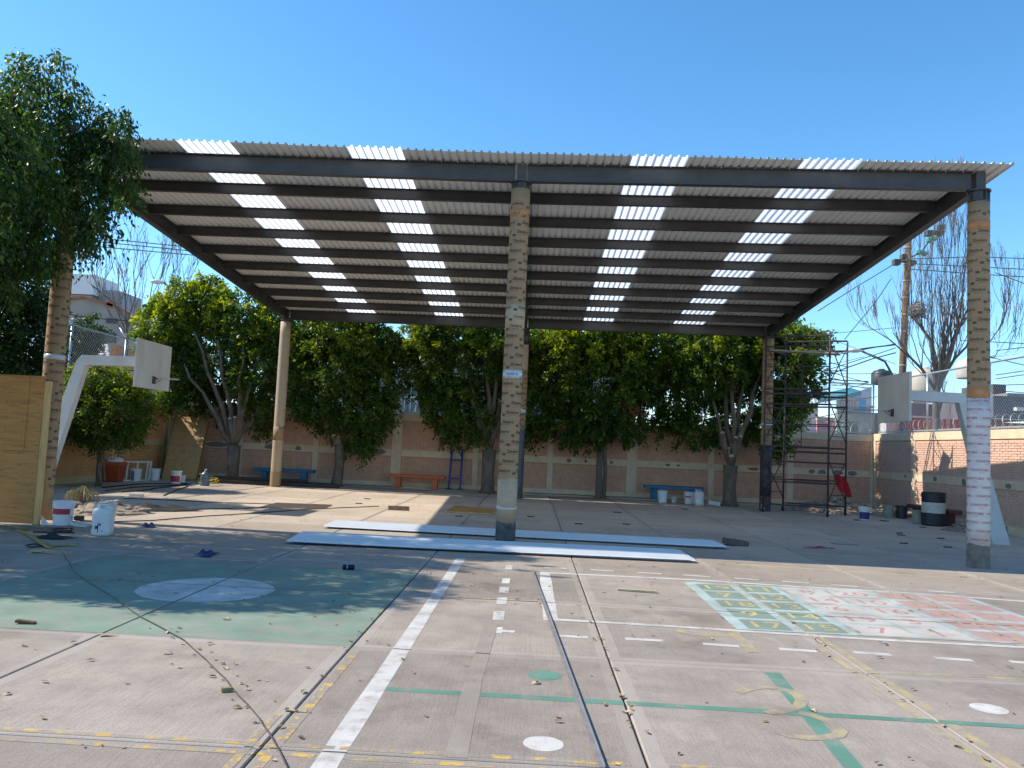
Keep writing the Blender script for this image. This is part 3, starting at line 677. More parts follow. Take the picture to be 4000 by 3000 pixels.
fence('chain_link_fence', 'chain link fence with razor coils on top of the right wall', (12.3, 28.95), (12.45, 15.4), 2.66, 4.5, 4, 0)
fence('chain_link_fence', 'chain link fence on the back wall seen between the tree crowns', (-12.9, 28.9), (12.25, 29.35), 2.63, 4.45, 8, 0, rails=(0, .55, 1.))
fence('chain_link_fence', 'chain link fence with angled post tops on the orange left wall', (-13.6, 17.0), (-13.15, 28.6), 2.63, 4.55, 4, .3, razor=False, nrm=(1, 0, 0))

# ------------------------------------------------------------------ trees
def leaves(name, pts, dirs, size, m, parent, tone, curl=.25):
    n = len(pts); off = np.array(org(parent))
    t = dirs/np.linalg.norm(dirs, axis=1, keepdims=True)
    rnd = rng.normal(size=(n, 3)); sdx = np.cross(t, rnd); sdx /= np.linalg.norm(sdx, axis=1, keepdims=True); nn = np.cross(sdx, t)
    L = (size*rng.uniform(.7, 1.25, n))[:, None]; W = L*rng.uniform(.40, .52, n)[:, None]
    p0 = pts; p2 = pts + t*L + nn*(-L*curl*.3); mid = pts + t*L*.45
    p1 = mid + sdx*W*.5 + nn*W*curl; p3 = mid - sdx*W*.5 + nn*W*curl
    V = np.stack([p0, p1, p2, p3], 1).reshape(-1, 3) - off
    me = bpy.data.meshes.new(name); me.vertices.add(4*n); me.vertices.foreach_set('co', V.astype(np.float32).ravel())
    me.loops.add(4*n); me.loops.foreach_set('vertex_index', np.arange(4*n, dtype=np.int32)); me.polygons.add(n)
    me.polygons.foreach_set('loop_start', np.arange(0, 4*n, 4, dtype=np.int32)); me.polygons.foreach_set('loop_total', np.full(n, 4, dtype=np.int32)); me.update(calc_edges=True)
    at = me.attributes.new('tone', 'FLOAT', 'FACE'); at.data.foreach_set('value', tone.astype(np.float32))
    me.materials.append(m); o = bpy.data.objects.new(name, me); col.objects.link(o); o.parent = parent; return o
def crown_points(ells, ncl, per, twig, droop, shell=4.):
    """ells: (center, rx, ry, rz). clusters of leaves along drooping twigs"""
    vol = np.array([e[1]*e[2]*e[3] for e in ells])**.75; pr = vol/vol.sum(); P, D, T = [], [], []
    idx = rng.choice(len(ells), ncl, p=pr)
    for i in idx:
        c, rx, ry, rz = ells[i]; v = rng.normal(size=3); v /= np.linalg.norm(v); r = rng.random()**(1/shell)
        q = np.array(c) + v*np.array((rx, ry, rz))*r
        out = v*np.array((1, 1, .6)) + rng.normal(size=3)*.35; out[2] -= droop; out /= np.linalg.norm(out)
        k = int(per*rng.uniform(.6, 1.4)); s = rng.random(k); Lw = twig*rng.uniform(.6, 1.3)
        pts = q + out*(s[:, None]*Lw) + np.outer(s**2, (0, 0, -droop*Lw*.5)) + rng.normal(size=(k, 3))*Lw*.20
        dr = out*.6 + rng.normal(size=(k, 3))*.65 + np.array((0, 0, -droop*.9))
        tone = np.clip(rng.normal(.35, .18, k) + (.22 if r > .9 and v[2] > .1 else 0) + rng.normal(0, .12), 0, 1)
        P.append(pts); D.append(dr); T.append(tone)
    return np.concatenate(P), np.concatenate(D), np.concatenate(T)
def ell(px, pyy, rx, ry, Y, depth=1.0):
    c = py(px, pyy, Y); k = px2m(Y); return (tuple(c), rx*k, (rx+ry)/2*k*depth, ry*k)
def limb(mb, a, b, r0_, r1_, wob=.06, n=7, seg=6, sag=0.):
    a, b = Vector(a), Vector(b); pts = []; rs = []; L = (b-a).length
    for k in range(seg+1):
        t = k/seg; p = a.lerp(b, t) + Vector((random.uniform(-1, 1), random.uniform(-1, 1), random.uniform(-.4, .4)))*wob*L*(.5 if 0 < k < seg else 0)*.5 + Vector((0, 0, sag*math.sin(math.pi*t)))
        pts.append(p); rs.append((r0_+(r1_-r0_)*t)*random.uniform(.93, 1.07))
    mb.tube(pts, rs, n); return pts
def tree(name, label, base, ells, trunk_r, fork_z, limbs, ncl, per, size, m, twig=.45, droop=.5, cuts=(), bark=BARK, lean=(0, 0), cat='tree', group=None, young=0.):
    base = Vector(base); t = thing(name, label, cat, base, group)
    mb = MB(); fk = base + Vector((lean[0], lean[1], fork_z))
    pts = [base + Vector((0, 0, -.05)), base + Vector((0, 0, .12)), base.lerp(fk, .45) + Vector((random.uniform(-.03, .03), 0, 0)), fk]
    mb.tube(pts, [trunk_r*1.55, trunk_r*1.12, trunk_r*.95, trunk_r*1.15], 12)
    for q in limbs:
        e_ = Vector(q[:3]); limb(mb, fk - Vector((0, 0, .05)), e_, q[3] if len(q) > 3 else trunk_r*.55, trunk_r*.16, .10)
    tr = mb.build('trunk', bark, t, True)
    for (p, r, dvec) in cuts:
        mb = MB(); p = Vector(p); dvec = Vector(dvec).normalized(); q0 = fk + Vector((0, 0, -.1)); mb.tube([q0, p], [r*1.15, r], 9); st = mb.build('stub', bark, tr, True)
        mb = MB(); mb.disc(p + dvec*.006, r*.96, 12, dvec); mb.build('cut_end', CUTW, tr)
    P, D, T = crown_points(ells, ncl, per, twig, droop)
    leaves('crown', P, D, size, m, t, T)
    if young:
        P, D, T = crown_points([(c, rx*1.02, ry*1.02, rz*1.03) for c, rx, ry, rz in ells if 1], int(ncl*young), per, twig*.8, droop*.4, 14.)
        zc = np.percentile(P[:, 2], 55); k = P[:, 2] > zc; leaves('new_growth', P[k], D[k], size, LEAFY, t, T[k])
    return t
G_BACK = 'ficus trees in a row along the back wall'
Y = 27.7
def P3(px, pyy, Yd=Y): return tuple(py(px, pyy, Yd))
# five trees along the back wall
b1 = py(904, 1884, 27.5); b1.z = 0
tree('ficus_tree', 'bright ficus left of the back row beside the leaning plywood, sunlit stub on its trunk', b1,
     [ell(800, 1400, 167, 171, Y+1.), ell(660, 1290, 102, 114, Y), ell(720, 1190, 70, 86, Y), ell(810, 1160, 65, 66, Y), ell(930, 1230, 102, 95, Y), ell(1010, 1420, 84, 162, Y), ell(690, 1440, 84, 124, Y), ell(900, 1560, 112, 76, Y+1.3), ell(1030, 1590, 56, 86, Y), ell(1070, 1290, 51, 104, Y), ell(720, 1560, 65, 57, Y)],
     .20, 1.25, [P3(850, 1330, 27.0), P3(760, 1300, 27.), P3(950, 1350, 26.8), P3(1010, 1400, 27.), P3(720, 1420, 27.)], 1250, 32, .15, LEAF, .36, .35,
     [(P3(897, 1637, 27.2), .075, (0, -1, .35)), (P3(917, 1632, 27.2), .07, (.2, -1, .35))], young=.7)
b2 = py(1315, 1890, 27.8); b2.z = 0
tree('ficus_tree', 'ficus right of the left back column with two cut stubs at its fork', b2,
     [ell(1330, 1400, 186, 142, Y), ell(1230, 1330, 84, 86, Y), ell(1430, 1330, 112, 86, Y), ell(1240, 1570, 84, 66, Y), ell(1290, 1620, 84, 57, Y), ell(1440, 1610, 84, 104, Y), ell(1500, 1480, 93, 104, Y), ell(1420, 1720, 42, 48, Y), ell(1180, 1460, 56, 142, Y), ell(1330, 1220, 140, 57, Y)],
     .17, 1.45, [P3(1390, 1560), P3(1300, 1480), P3(1420, 1420), P3(1240, 1480)], 1150, 30, .145, LEAF, .36, .55,
     [(P3(1303, 1705, 27.6), .10, (-.35, -1, .2)), (P3(1325, 1708, 27.6), .085, (.3, -1, .2))], lean=(.05, 0), young=.26)
b3 = py(1904, 1923, 27.8); b3.z = 0
tree('ficus_tree', 'thick forked ficus directly left of the center column', b3,
     [ell(1800, 1400, 186, 152, Y+.9), ell(1680, 1380, 93, 124, Y), ell(1950, 1350, 121, 104, Y), ell(1760, 1580, 93, 95, Y), ell(1700, 1530, 56, 66, Y), ell(1840, 1660, 84, 52, Y), ell(1990, 1520, 65, 104, Y+1.), ell(1600, 1330, 65, 76, Y), ell(1780, 1240, 186, 57, Y), ell(1770, 1680, 42, 38, Y), ell(1830, 1540, 93, 66, Y+1., .5)],
     .22, 1.5, [P3(1945, 1380), P3(1905, 1350), P3(1830, 1480), P3(2020, 1420), P3(1790, 1400)], 1150, 32, .145, LEAF, .36, .45,
     [(P3(1955, 1570, 27.8), .06, (.1, -1, .4))], young=.24)
b4 = py(2339, 1947, 27.8); b4.z = 0
tree('ficus_tree', 'broad dense ficus on a thin twin trunk left of the right blue bench', b4,
     [ell(2340, 1480, 223, 180, Y), ell(2180, 1440, 121, 162, Y), ell(2480, 1400, 121, 152, Y), ell(2340, 1320, 205, 95, Y), ell(2250, 1660, 149, 66, Y), ell(2420, 1640, 121, 66, Y), ell(2100, 1560, 56, 104, Y), ell(2080, 1660, 42, 48, Y), ell(2120, 1330, 84, 86, Y)],
     .11, 1.9, [P3(2300, 1560), P3(2400, 1500), P3(2360, 1420), P3(2240, 1500), P3(2450, 1560)], 1450, 33, .15, LEAF, .36, .45, young=.30)
mb = MB(); q = b4 + Vector((.16, .02, 0)); mb.tube([q, q+Vector((.03, 0, 1)), q+Vector((-.04, 0, 2.0))], [.075, .065, .06], 9)
mb.build('trunk', BARK, bpy.data.objects['ficus_tree.003'], True)
b5 = py(2850, 1977, 27.0); b5.z = 0
tree('ficus_tree', 'wide pruned ficus with many pale cuts left of the scaffold', b5,
     [ell(2760, 1420, 158, 162, Y), ell(2640, 1500, 102, 142, Y), ell(2880, 1380, 140, 142, Y+.6), ell(3040, 1420, 121, 162, Y), ell(3130, 1350, 74, 76, Y), ell(3150, 1470, 65, 66, Y), ell(2700, 1670, 102, 66, Y), ell(2900, 1620, 112, 86, Y+1.2), ell(3020, 1680, 65, 86, Y), ell(3080, 1580, 56, 86, Y), ell(2980, 1270, 121, 57, Y), ell(2760, 1290, 149, 57, Y), ell(3180, 1310, 56, 28, Y), ell(2620, 1640, 56, 48, Y)],
     .21, 1.35, [P3(2985, 1400, 27.2) + (.13,), P3(2875, 1330, 27) + (.11,), P3(2740, 1440, 27) + (.09,), P3(2930, 1300, 27.4), P3(2820, 1380, 27.3)], 1600, 31, .15, LEAF, .36, .45,
     [(P3(2823, 1692, 26.8), .075, (-.5, -1, .5)), (P3(2875, 1711, 26.7), .075, (0, -1, .3)), (P3(2894, 1707, 26.7), .075, (.3, -1, .3)), (P3(2858, 1784, 26.7), .09, (0, -1, .2)), (P3(2847, 1752, 26.7), .045, (0, -1, .2))], young=.26)
# dead brown branch hanging in the fourth tree
db = thing('dead_branch', 'brown dried leafy branch hanging inside the broad dense ficus', 'branch', py(2440, 1530, 26.6))
mb = MB(); pa, pb, pc = py(2425, 1525, 26.6), py(2450, 1580, 26.5), py(2505, 1615, 26.5); mb.tube([pa, pb, pc], [.03, .025, .015], 6); mb.build('stem', BARKD, db)
s = rng.random(160)[:, None]; P = np.where(s < .5, np.array(pa)+(np.array(pb)-np.array(pa))*s*2, np.array(pb)+(np.array(pc)-np.array(pb))*(s*2-1)) + rng.normal(size=(160, 3))*.09
leaves('dry_foliage', P, rng.normal(size=(160, 3))+np.array((0, 0, -1)), .12, mat_leaf('dead_leaf', (.10, .045, .02), (.24, .11, .05), .2), db, rng.random(160))

# small round tree
bs = Vector((-11.55, 22.6, 0)); ys = 22.6; kx = lambda x, y, rx, ry, dp=1.: ell(x, y, rx, ry, ys, dp)
tree('small_round_tree', 'small clipped round tree with twisted trunk under the left hoop', (py(385, 1890, ys).x, ys, 0), [kx(420, 1600, 165, 140), kx(420, 1500, 130, 80), kx(330, 1580, 90, 130), kx(500, 1610, 85, 100), kx(420, 1690, 140, 50), kx(380, 1470, 90, 50)],
     .075, 1.0, [tuple(py(400, 1640, ys)), tuple(py(440, 1600, ys)), tuple(py(360, 1620, ys))], 900, 30, .085, LEAF, .3, .3, young=.30)
mb = MB(); q = py(385, 1890, ys-.1); q.z = 0
mb.tube([q+Vector((.05*math.sin(k*1.1), .05*math.cos(k*1.1), k*.13)) for k in range(10)], [.05]*10, 8); mb.build('twisted_stem', BARK, bpy.data.objects['small_round_tree'], True)

# big weeping tree in the left foreground
YL = 11.6; kl = lambda x, y, rx, ry, dp=.9: ell(x, y, rx, ry, YL, dp)
ku = lambda x, y, rx, ry, Yd=12.7: ell(x, y, rx, ry, Yd, 1.)
WEEP = [ku(*q) for q in ((100, 270, 65, 70), (190, 255, 50, 60), (232, 225, 38, 48), (150, 340, 80, 70), (250, 330, 55, 55), (300, 400, 65, 50), (365, 415, 55, 40), (425, 435, 50, 38), (475, 470, 38, 36), (492, 515, 24, 38), (440, 515, 52, 42), (380, 510, 65, 55), (300, 500, 80, 70), (220, 430, 80, 80), (330, 610, 85, 55), (395, 640, 60, 38), (425, 690, 42, 36), (455, 730, 34, 28), (490, 745, 20, 18), (290, 700, 80, 60), (345, 735, 45, 45), (235, 640, 85, 85))]
WEEP += [kl(*q) for q in ((40, 330, 90, 60), (0, 420, 130, 110), (60, 560, 140, 130), (-120, 560, 220, 220), (120, 680, 110, 100), (40, 800, 110, 90), (170, 770, 80, 80), (-80, 850, 120, 110), (330, 840, 34, 60), (378, 850, 30, 60), (150, 880, 60, 60), (60, 930, 60, 50))]
WEEP += [((-8.3, 13.2, 6.2), 1.5, .6, .85), ((-8.9, 13.3, 5.2), 1.2, .7, .9)]
WEEP += [((-8.3, 9.6, 5.0), 1.7, 1.5, 1.5), ((-7.6, 8.8, 4.3), .9, .8, .8), ((-8.6, 10.6, 4.2), 1.4, 1.2, 1.0), ((-11.2, 12.3, 5.0), 2.0, 1.6, 1.7), ((-12.6, 10.8, 4.8), 1.8, 1.6, 1.6), ((-10.4, 9.6, 5.6), 1.6, 1.4, 1.4)]
tree('weeping_ficus', 'large dark weeping ficus at the left edge in front of the canopy corner', (-9.3, 12.1, 0), WEEP,
     .20, 2.9, [tuple(py(60, 600, YL)), tuple(py(200, 560, 12.4)), tuple(py(-80, 520, YL)), tuple(py(300, 480, 12.6)), tuple(py(120, 420, 12.4))], 4600, 34, .090, LEAFW, .34, .95, bark=BARKD)
wf = bpy.data.objects['weeping_ficus']
# hanging strands
P, D, T = [], [], []
for (x, y, L) in ((330, 830, 150), (345, 860, 140), (360, 800, 190), (375, 830, 170), (395, 780, 110), (410, 800, 60), (150, 960, 120), (170, 980, 110), (110, 950, 140), (60, 960, 120), (20, 990, 130), (185, 930, 140), (470, 760, 70), (460, 740, 80), (490, 420, 80), (505, 450, 60), (440, 480, 60), (130, 1000, 60), (380, 600, 60), (510, 480, 60)):
    p = np.array(py(x, y, YL-.8+rng.random()*1.2)); k = int(L*.75); s = rng.random(k); ln = L*px2m(YL)
    P.append(p + np.outer(s, (rng.normal()*.06, 0, -ln)) + rng.normal(size=(k, 3))*np.array((.045, .045, .02))); D.append(rng.normal(size=(k, 3))*.45 + np.array((0, 0, -1.))); T.append(np.clip(rng.normal(.3, .2, k), 0, 1))
leaves('hanging_strands', np.concatenate(P), np.concatenate(D), .085, LEAFW, wf, np.concatenate(T))
# dark tree behind it
YD = 18.5; kd = lambda x, y, rx, ry: ell(x, y, rx, ry, YD)
tree('dark_tree', 'dense dark tree at the left edge behind the plywood sheet', (py(20, 1990, YD).x-.6, YD, 0), [kd(40, 1260, 150, 190), kd(-120, 1250, 200, 230), kd(90, 1130, 75, 90), kd(110, 1400, 75, 90), kd(-20, 1080, 90, 80), kd(30, 1500, 130, 90)],
     .16, 1.4, [tuple(py(0, 1300, YD)), tuple(py(60, 1350, YD)), tuple(py(-100, 1300, YD))], 1050, 30, .11, LEAFD, .4, .3, bark=BARKD)
# dark shrub behind the orange wall, between column and hoop
YSH = 31.; tree('shrub', 'dark leafy shrub behind the left fence just right of the left column', (py(320, 1800, YSH).x, YSH, 0), [ell(310, 1340, 60, 60, YSH), ell(340, 1290, 45, 45, YSH), ell(290, 1400, 50, 60, YSH)], .08, 3.0, [tuple(py(310, 1350, YSH))], 260, 26, .15, LEAFD, .4, .3, bark=BARKD, cat='shrub')
YF = 37.; tree('ficus_tree', 'bushy tree farther off filling the gap behind the left back column', (py(1110, 1850, YF).x, YF, 0), [ell(1110, 1330, 90, 100, YF), ell(1140, 1450, 80, 110, YF), ell(1060, 1420, 60, 120, YF)], .15, 2.5, [tuple(py(1110, 1400, YF))], 420, 30, .17, LEAF, .6, .4, bark=BARKD)
tree('ficus_tree', 'yellow green bush beyond the back wall seen through the scaffold', (py(3085, 1800, 36.).x, 36., 0), [ell(3090, 1600, 40, 60, 36.), ell(3060, 1560, 45, 60, 36.), ell(3075, 1650, 40, 50, 36.)], .1, 2.2, [tuple(py(3085, 1620, 36.))], 230, 26, .16, LEAFY, .4, .3, bark=BARKD)

# bare trees
def bare_tree(name, label, base, limbs, r0_, depth, seed, spread=.5, m=TWIG, twigs=True, min_r=.006, upright=.35, nsh=2):
    rd = random.Random(seed); t = thing(name, label, 'tree', base); mbt = MB(); mbr = MB()
    def grow(mb, p, d, L, r, lev):
        pts = [p]; rs = [r]; q = p; dd = d
        for k in range(4):
            dd = (dd + Vector((rd.uniform(-1, 1), rd.uniform(-1, 1), rd.uniform(-.6, .9)))*.13 + Vector((0, 0, upright*.12))).normalized(); q = q + dd*(L/4); pts.append(q); rs.append(max(min_r, r*(1-.11*(k+1))))
        mb.tube(pts, rs, 6 if r > .03 else 4, False)
        if lev <= 0: return
        for k in range(rd.choice((2, 2, 3, 3)) if lev > 1 else rd.choice((1, 2, 2))):
            i = rd.choice((1, 2, 3, 4, 4)); nd = (dd + Vector((rd.uniform(-1, 1), rd.uniform(-1, 1), rd.uniform(-.3, .8)))*spread + Vector((0, 0, upright))).normalized()
            grow(mbr, pts[i], nd, L*rd.uniform(.55, .85), max(min_r, rs[i]*.58), lev-1)
    base = Vector(base)
    for (pts, ra, rb) in limbs:
        K = len(pts); mbt.tube(pts, [ra+(rb-ra)*k/(K-1) for k in range(K)], 9)
        for k in range(1, K):
            for _ in range(nsh):
                d = (Vector(pts[k])-Vector(pts[k-1])).normalized(); d = (d+Vector((rd.uniform(-1, 1), rd.uniform(-1, 1), rd.uniform(-.1, .8)))*spread).normalized()
                grow(mbr, Vector(pts[k]).lerp(Vector(pts[k-1]), rd.random()*.5), d, r0_*rd.uniform(.6, 1.1), rb*.42+.008, depth)
    mbt.build('trunk', BARK, t, True); mbr.build('branches', m, t); return t
q = lambda x, y, Yd=31.: py(x, y, Yd)
bb = q(3655, 1750); bb.z = 0
bare_tree('bare_tree', 'tall leafless pollarded tree with a nest behind the right wall fence', bb, [
    ([bb, q(3657, 1640), q(3655, 1560), q(3668, 1480)], 0.136, 0.120), ([q(3668, 1500), q(3650, 1430), q(3635, 1330), q(3600, 1280), q(3565, 1235)], 0.093, 0.036), ([q(3668, 1490), q(3700, 1420), q(3725, 1330), q(3745, 1280)], 0.105, 0.072),
    ([q(3660, 1530), q(3600, 1440), q(3550, 1390)], 0.068, 0.042), ([q(3680, 1480), q(3730, 1400), q(3790, 1340)], 0.074, 0.036), ([q(3668, 1480), q(3690, 1330), q(3680, 1300)], 0.062, 0.042), ([q(3665, 1500), q(3690, 1380), q(3715, 1240)], 0.056, 0.024), ([q(3550, 1395), q(3480, 1330), q(3370, 1260)], 0.031, 0.012),
    ([q(3740, 1290), q(3760, 1150), q(3770, 1000)], 0.031, 0.007), ([q(3640, 1340), q(3640, 1150), q(3635, 960)], 0.028, 0.007), ([q(3700, 1300), q(3712, 1100), q(3718, 930)], 0.028, 0.007), ([q(3560, 1240), q(3560, 1100), q(3550, 980)], 0.025, 0.007), ([q(3730, 1280), q(3720, 1100), q(3735, 900)], 0.022, 0.006), ([q(3600, 1290), q(3600, 1120), q(3590, 940)], 0.022, 0.006), ([q(3690, 1320), q(3675, 1150), q(3680, 960)], 0.022, 0.006), ([q(3790, 1340), q(3870, 1330), q(3920, 1260), q(3925, 1200)], 0.031, 0.007), ([q(3800, 1380), q(3880, 1400), q(3950, 1300)], 0.025, 0.006)],
    1.3, 3, 11, .5, upright=.75, min_r=.006, nsh=3)
nest = MB(); c = q(3588, 1210, 30.8)
vs = []
for k in range(90):
    a, b = random.uniform(0, 6.28), random.uniform(-1.2, 1.2); p = c+Vector((.26*math.cos(a)*math.cos(b), .26*math.sin(a)*math.cos(b), .30*math.sin(b))); d = Vector((random.uniform(-1, 1), random.uniform(-1, 1), random.uniform(-.5, .5)))*.2
    nest.tube([p-d, p+d], .012, 4)
nest.lathe(c, [(.02, -.28), (.2, -.18), (.24, 0), (.2, .2), (.02, .28)], 12)
tag(nest.build('bird_nest', mat('grey_nest', (.22, .20, .18), .95, .3, 9), None, loc=c), 'grey clump like a nest in the leafless tree', 'nest')
q2 = lambda x, y, Yd=38.: py(x, y, Yd)
b = q2(492, 1700); b.z = 0
bare_tree('bare_tree', 'leafless spreading tree in front of the grey building on the left', b, [([b, q2(492, 1500), q2(497, 1320), q2(490, 1250)], 0.081, 0.060), ([q2(490, 1290), q2(460, 1220), q2(400, 1110)], 0.043, 0.015), ([q2(492, 1270), q2(490, 1150), q2(475, 1050)], 0.043, 0.015), ([q2(495, 1260), q2(530, 1160), q2(520, 1060)], 0.037, 0.013), ([q2(495, 1280), q2(580, 1200), q2(600, 1080)], 0.043, 0.015), ([q2(580, 1230), q2(650, 1150), q2(680, 1050)], 0.031, 0.012), ([q2(490, 1300), q2(430, 1230), q2(395, 1130)], 0.031, 0.012), ([q2(600, 1200), q2(620, 1120), q2(640, 1030)], 0.025, 0.011), ([q2(620, 1240), q2(700, 1150), q2(750, 1080)], 0.028, 0.011)], 1.5, 3, 5, .5, min_r=.008, upright=.35)

# ------------------------------------------------------------------ hoops
def hoop(label, xb_, y0, y1, sgn, elbow_x, foot_x):
    """backboard plane x = xb_, spanning y0..y1; the arm runs to -sgn side"""
    ym = (y0+y1)/2; h = thing('basketball_hoop', label, 'hoop', (foot_x, ym, 0))
    mb = MB(); mb.box((xb_, ym, 3.08), (.06, y1-y0, 1.05)); bd = mb.build('backboard', BOARD, h); bevel(bd, .006, 1)
    zt, zb_ = 3.27, 3.05; ow = .21
    s = -sgn
    ax0 = xb_ + s*.03
    # arm and post as one bent box section
    mb = MB(); t = .10
    prof = [(ax0, zt), (elbow_x, zt-.02), (elbow_x+s*.10, zt-.14), (foot_x+s*.20, 0), (foot_x-s*.17, 0), (elbow_x-s*.10, zb_-.02), (ax0, zb_)]
    vs = [(x, ym-t, z) for x, z in prof] + [(x, ym+t, z) for x, z in prof]; n = len(prof)
    fs = [tuple(range(n)), tuple(range(2*n-1, n-1, -1))] + [(i, i+n, (i+1) % n+n, (i+1) % n) for i in range(n)]
    o = mb.add(vs, fs).build('post_and_arm', HOOPW, h)
    bm = bmesh.new(); bm.from_mesh(o.data); bmesh.ops.recalc_face_normals(bm, faces=bm.faces); bm.to_mesh(o.data); bm.free()
    # ring with bracket
    rc = Vector((xb_ + sgn*(.03+.12+.22), ym, 2.80)); mb = MB(); mb.tube([rc+Vector((.22*math.cos(k*2*math.pi/24), .22*math.sin(k*2*math.pi/24), 0)) for k in range(25)], .009, 6, False)
    rg = mb.build('rim', mat('pale_rim', (.42, .40, .36), .5, .3, 9), h)
    mb = MB(); mb.box((xb_+sgn*.036, ym, 2.76), (.014, .13, .17)); mb.tube([(xb_+sgn*.04, ym-.05, 2.80), rc+Vector((-sgn*.20, -.09, 0))], .008, 5); mb.tube([(xb_+sgn*.04, ym+.05, 2.80), rc+Vector((-sgn*.20, .09, 0))], .008, 5)
    mb.tube([(xb_+sgn*.04, ym-.05, 2.69), rc+Vector((-sgn*.19, -.10, 0))], .007, 5); mb.tube([(xb_+sgn*.04, ym+.05, 2.69), rc+Vector((-sgn*.19, .10, 0))], .007, 5); mb.build('rim_bracket', RUST, h)
    return h
hoop('white basketball hoop on the left facing right beside the small round tree', -8.55, 17.05, 18.65, 1, -10.15, -10.95)
hoop('white basketball hoop on the right partly hidden by the white wrapped column', 7.95, 17.2, 18.75, -1, 9.42, 10.22)

# ------------------------------------------------------------------ benches
def bench(label, c, L, m, along_x=True, h=.46):
    c = Vector(c); c.z = 0.04 if along_x else 0; b = thing('bench', label, 'bench', c)
    dx = Vector((1, 0, 0)) if along_x else Vector((0, 1, 0)); rot = Matrix.Identity(3) if along_x else Matrix.Rotation(math.pi/2, 3, 'Z')
    mb = MB(); mb.box(c+Vector((0, 0, h-.055)), (L, .38, .11), rot); bevel(mb.build('seat', m, b), .012, 1)
    for s in (-1, 1):
        mb = MB(); mb.box(c+dx*(s*L*.33)+Vector((0, 0, (h-.11)/2)), (.2, .32, h-.112), rot); bevel(mb.build('leg', m, b), .008, 1)
    return b
bench('blue concrete bench half behind the left back column', py(1112, 1850, 28.25), 2.1, BLUEB)
bench('orange red concrete bench between the second and third trees', py(1628, 1870, 28.3), 1.95, ORB)
bench('blue concrete bench on the right with white buckets in front', py(2631, 1915, 28.4), 2.05, BLUEB, h=.48)
bench('dark maroon bench along the right wall behind the striped drum', (11.62, 23.7, 0), 2.5, MAR, False, .45)
# blue ladder like frame leaning on the wall
f = thing('blue_ladder', 'violet blue steel ladder frame leaning on the brick wall beside the orange bench', 'frame', gp(1770, 1910))
fa, fb = py(1752, 1910, 28.3), py(1797, 1912, 28.3); ta, tb = py(1766, 1758, 28.85), py(1807, 1760, 28.85)
for a, bq in ((fa, ta), (fb, tb)):
    mb = MB(); mb.bar(a, bq, .07, .07); mb.build('upright', PURP, f)
    mb = MB(); mb.box(bq+Vector((0, 0, .02)), (.16, .12, .03)); mb.build('end_plate', BLACK, f)
    mb = MB(); mb.box(a+Vector((0, 0, .015)), (.2, .14, .03)); mb.build('foot_plate', BLACK, f)
for t in (.27, .74):
    mb = MB(); mb.bar(fa.lerp(ta, t), fb.lerp(tb, t), .05, .05); mb.build('rung', PURP, f)

# ------------------------------------------------------------------ scaffold
sc = thing('scaffold_tower', 'rusty rolling scaffold tower three frames high beside the right back column', 'scaffold', (8.3, 25.0, 0))
SA, SB, SC, SD = [Vector(v) for v in ((7.12, 24.95, 0), (8.02, 25.9, 0), (8.78, 24.15, 0), (9.68, 25.15, 0))]
lv = [.16, 1.92, 3.66, 5.42]
for nm, p, top in (('A', SA, 5.35), ('B', SB, 5.35), ('C', SC, 5.5), ('D', SD, 5.35)):
    mb = MB(); mb.tube([p+Vector((0, 0, .12)), p+Vector((0, 0, top))], .030, 8); mb.build('leg', RUST, sc, True)
    mb = MB(); mb.tube([p+Vector((-.03, .015, .10)), p+Vector((.03, -.015, .10))], .10, 14); wz = mb.build('caster_wheel', BLACK, sc, False)
    mb = MB(); mb.tube([p+Vector((-.036, .018, .10)), p+Vector((.036, -.018, .10))], .045, 10); mb.tube([p+Vector((-.05, .025, .1)), p+Vector((-.02, .01, .24))], .012, 5); mb.build('hub', GALV, wz)
for i in range(3):
    z0, z1 = lv[i], lv[i+1]
    for a, b in ((SA, SC), (SB, SD)):
        for z, r in ((z1-.05, .028), (z1-.36, .026), (z0+.10, .026)):
            mb = MB(); mb.tube([a+Vector((0, 0, z)), b+Vector((0, 0, z))], r, 6); mb.build('crossbar', RUST, sc)
        for z in (z0+.78, z0+.86):
            if i == 0 or z == z0+.78:
                mb = MB(); mb.tube([a+Vector((0, 0, z)), b+Vector((0, 0, z))], .017, 5); mb.build('rung', RUST, sc)
    for a, b in ((SA, SB), (SC, SD)):
        for za, zb_ in ((z0+.25, z1-.25), (z1-.25, z0+.25)):
            mb = MB(); mb.tube([a+Vector((0, 0, za)), b+Vector((0, 0, zb_))], .017, 5); mb.build('brace', RUST, sc)
        for z in (z0+.45, z0+.9, z0+1.3):
            mb = MB(); mb.tube([a+Vector((0, 0, z)), b+Vector((0, 0, z))], .014, 5); mb.build('rung', RUST, sc)
    m1 = SA.lerp(SC, .55); m2 = SB.lerp(SD, .28)
    if i: mb = MB(); mb.tube([m2+Vector((0, 0, z0+.1)), m2+Vector((0, 0, z1-.05))], .014, 5); mb.build('upright', RUST, sc)
mb = MB(); mb.bar(SA.lerp(SB, .35)+Vector((-.1, .1, 5.0)), SA.lerp(SB, .35)+(SC-SA)*1.05+Vector((0, 0, 4.86)), .42, .05); pl = mb.build('platform', mat('old_plank', (.36, .33, .29), .8, .25, 6), None, loc=SA+Vector((0, 0, 4.9))); pl.name = 'scaffold_plank'; tag(pl, 'worn grey plank lying across the top of the scaffold', 'plank')
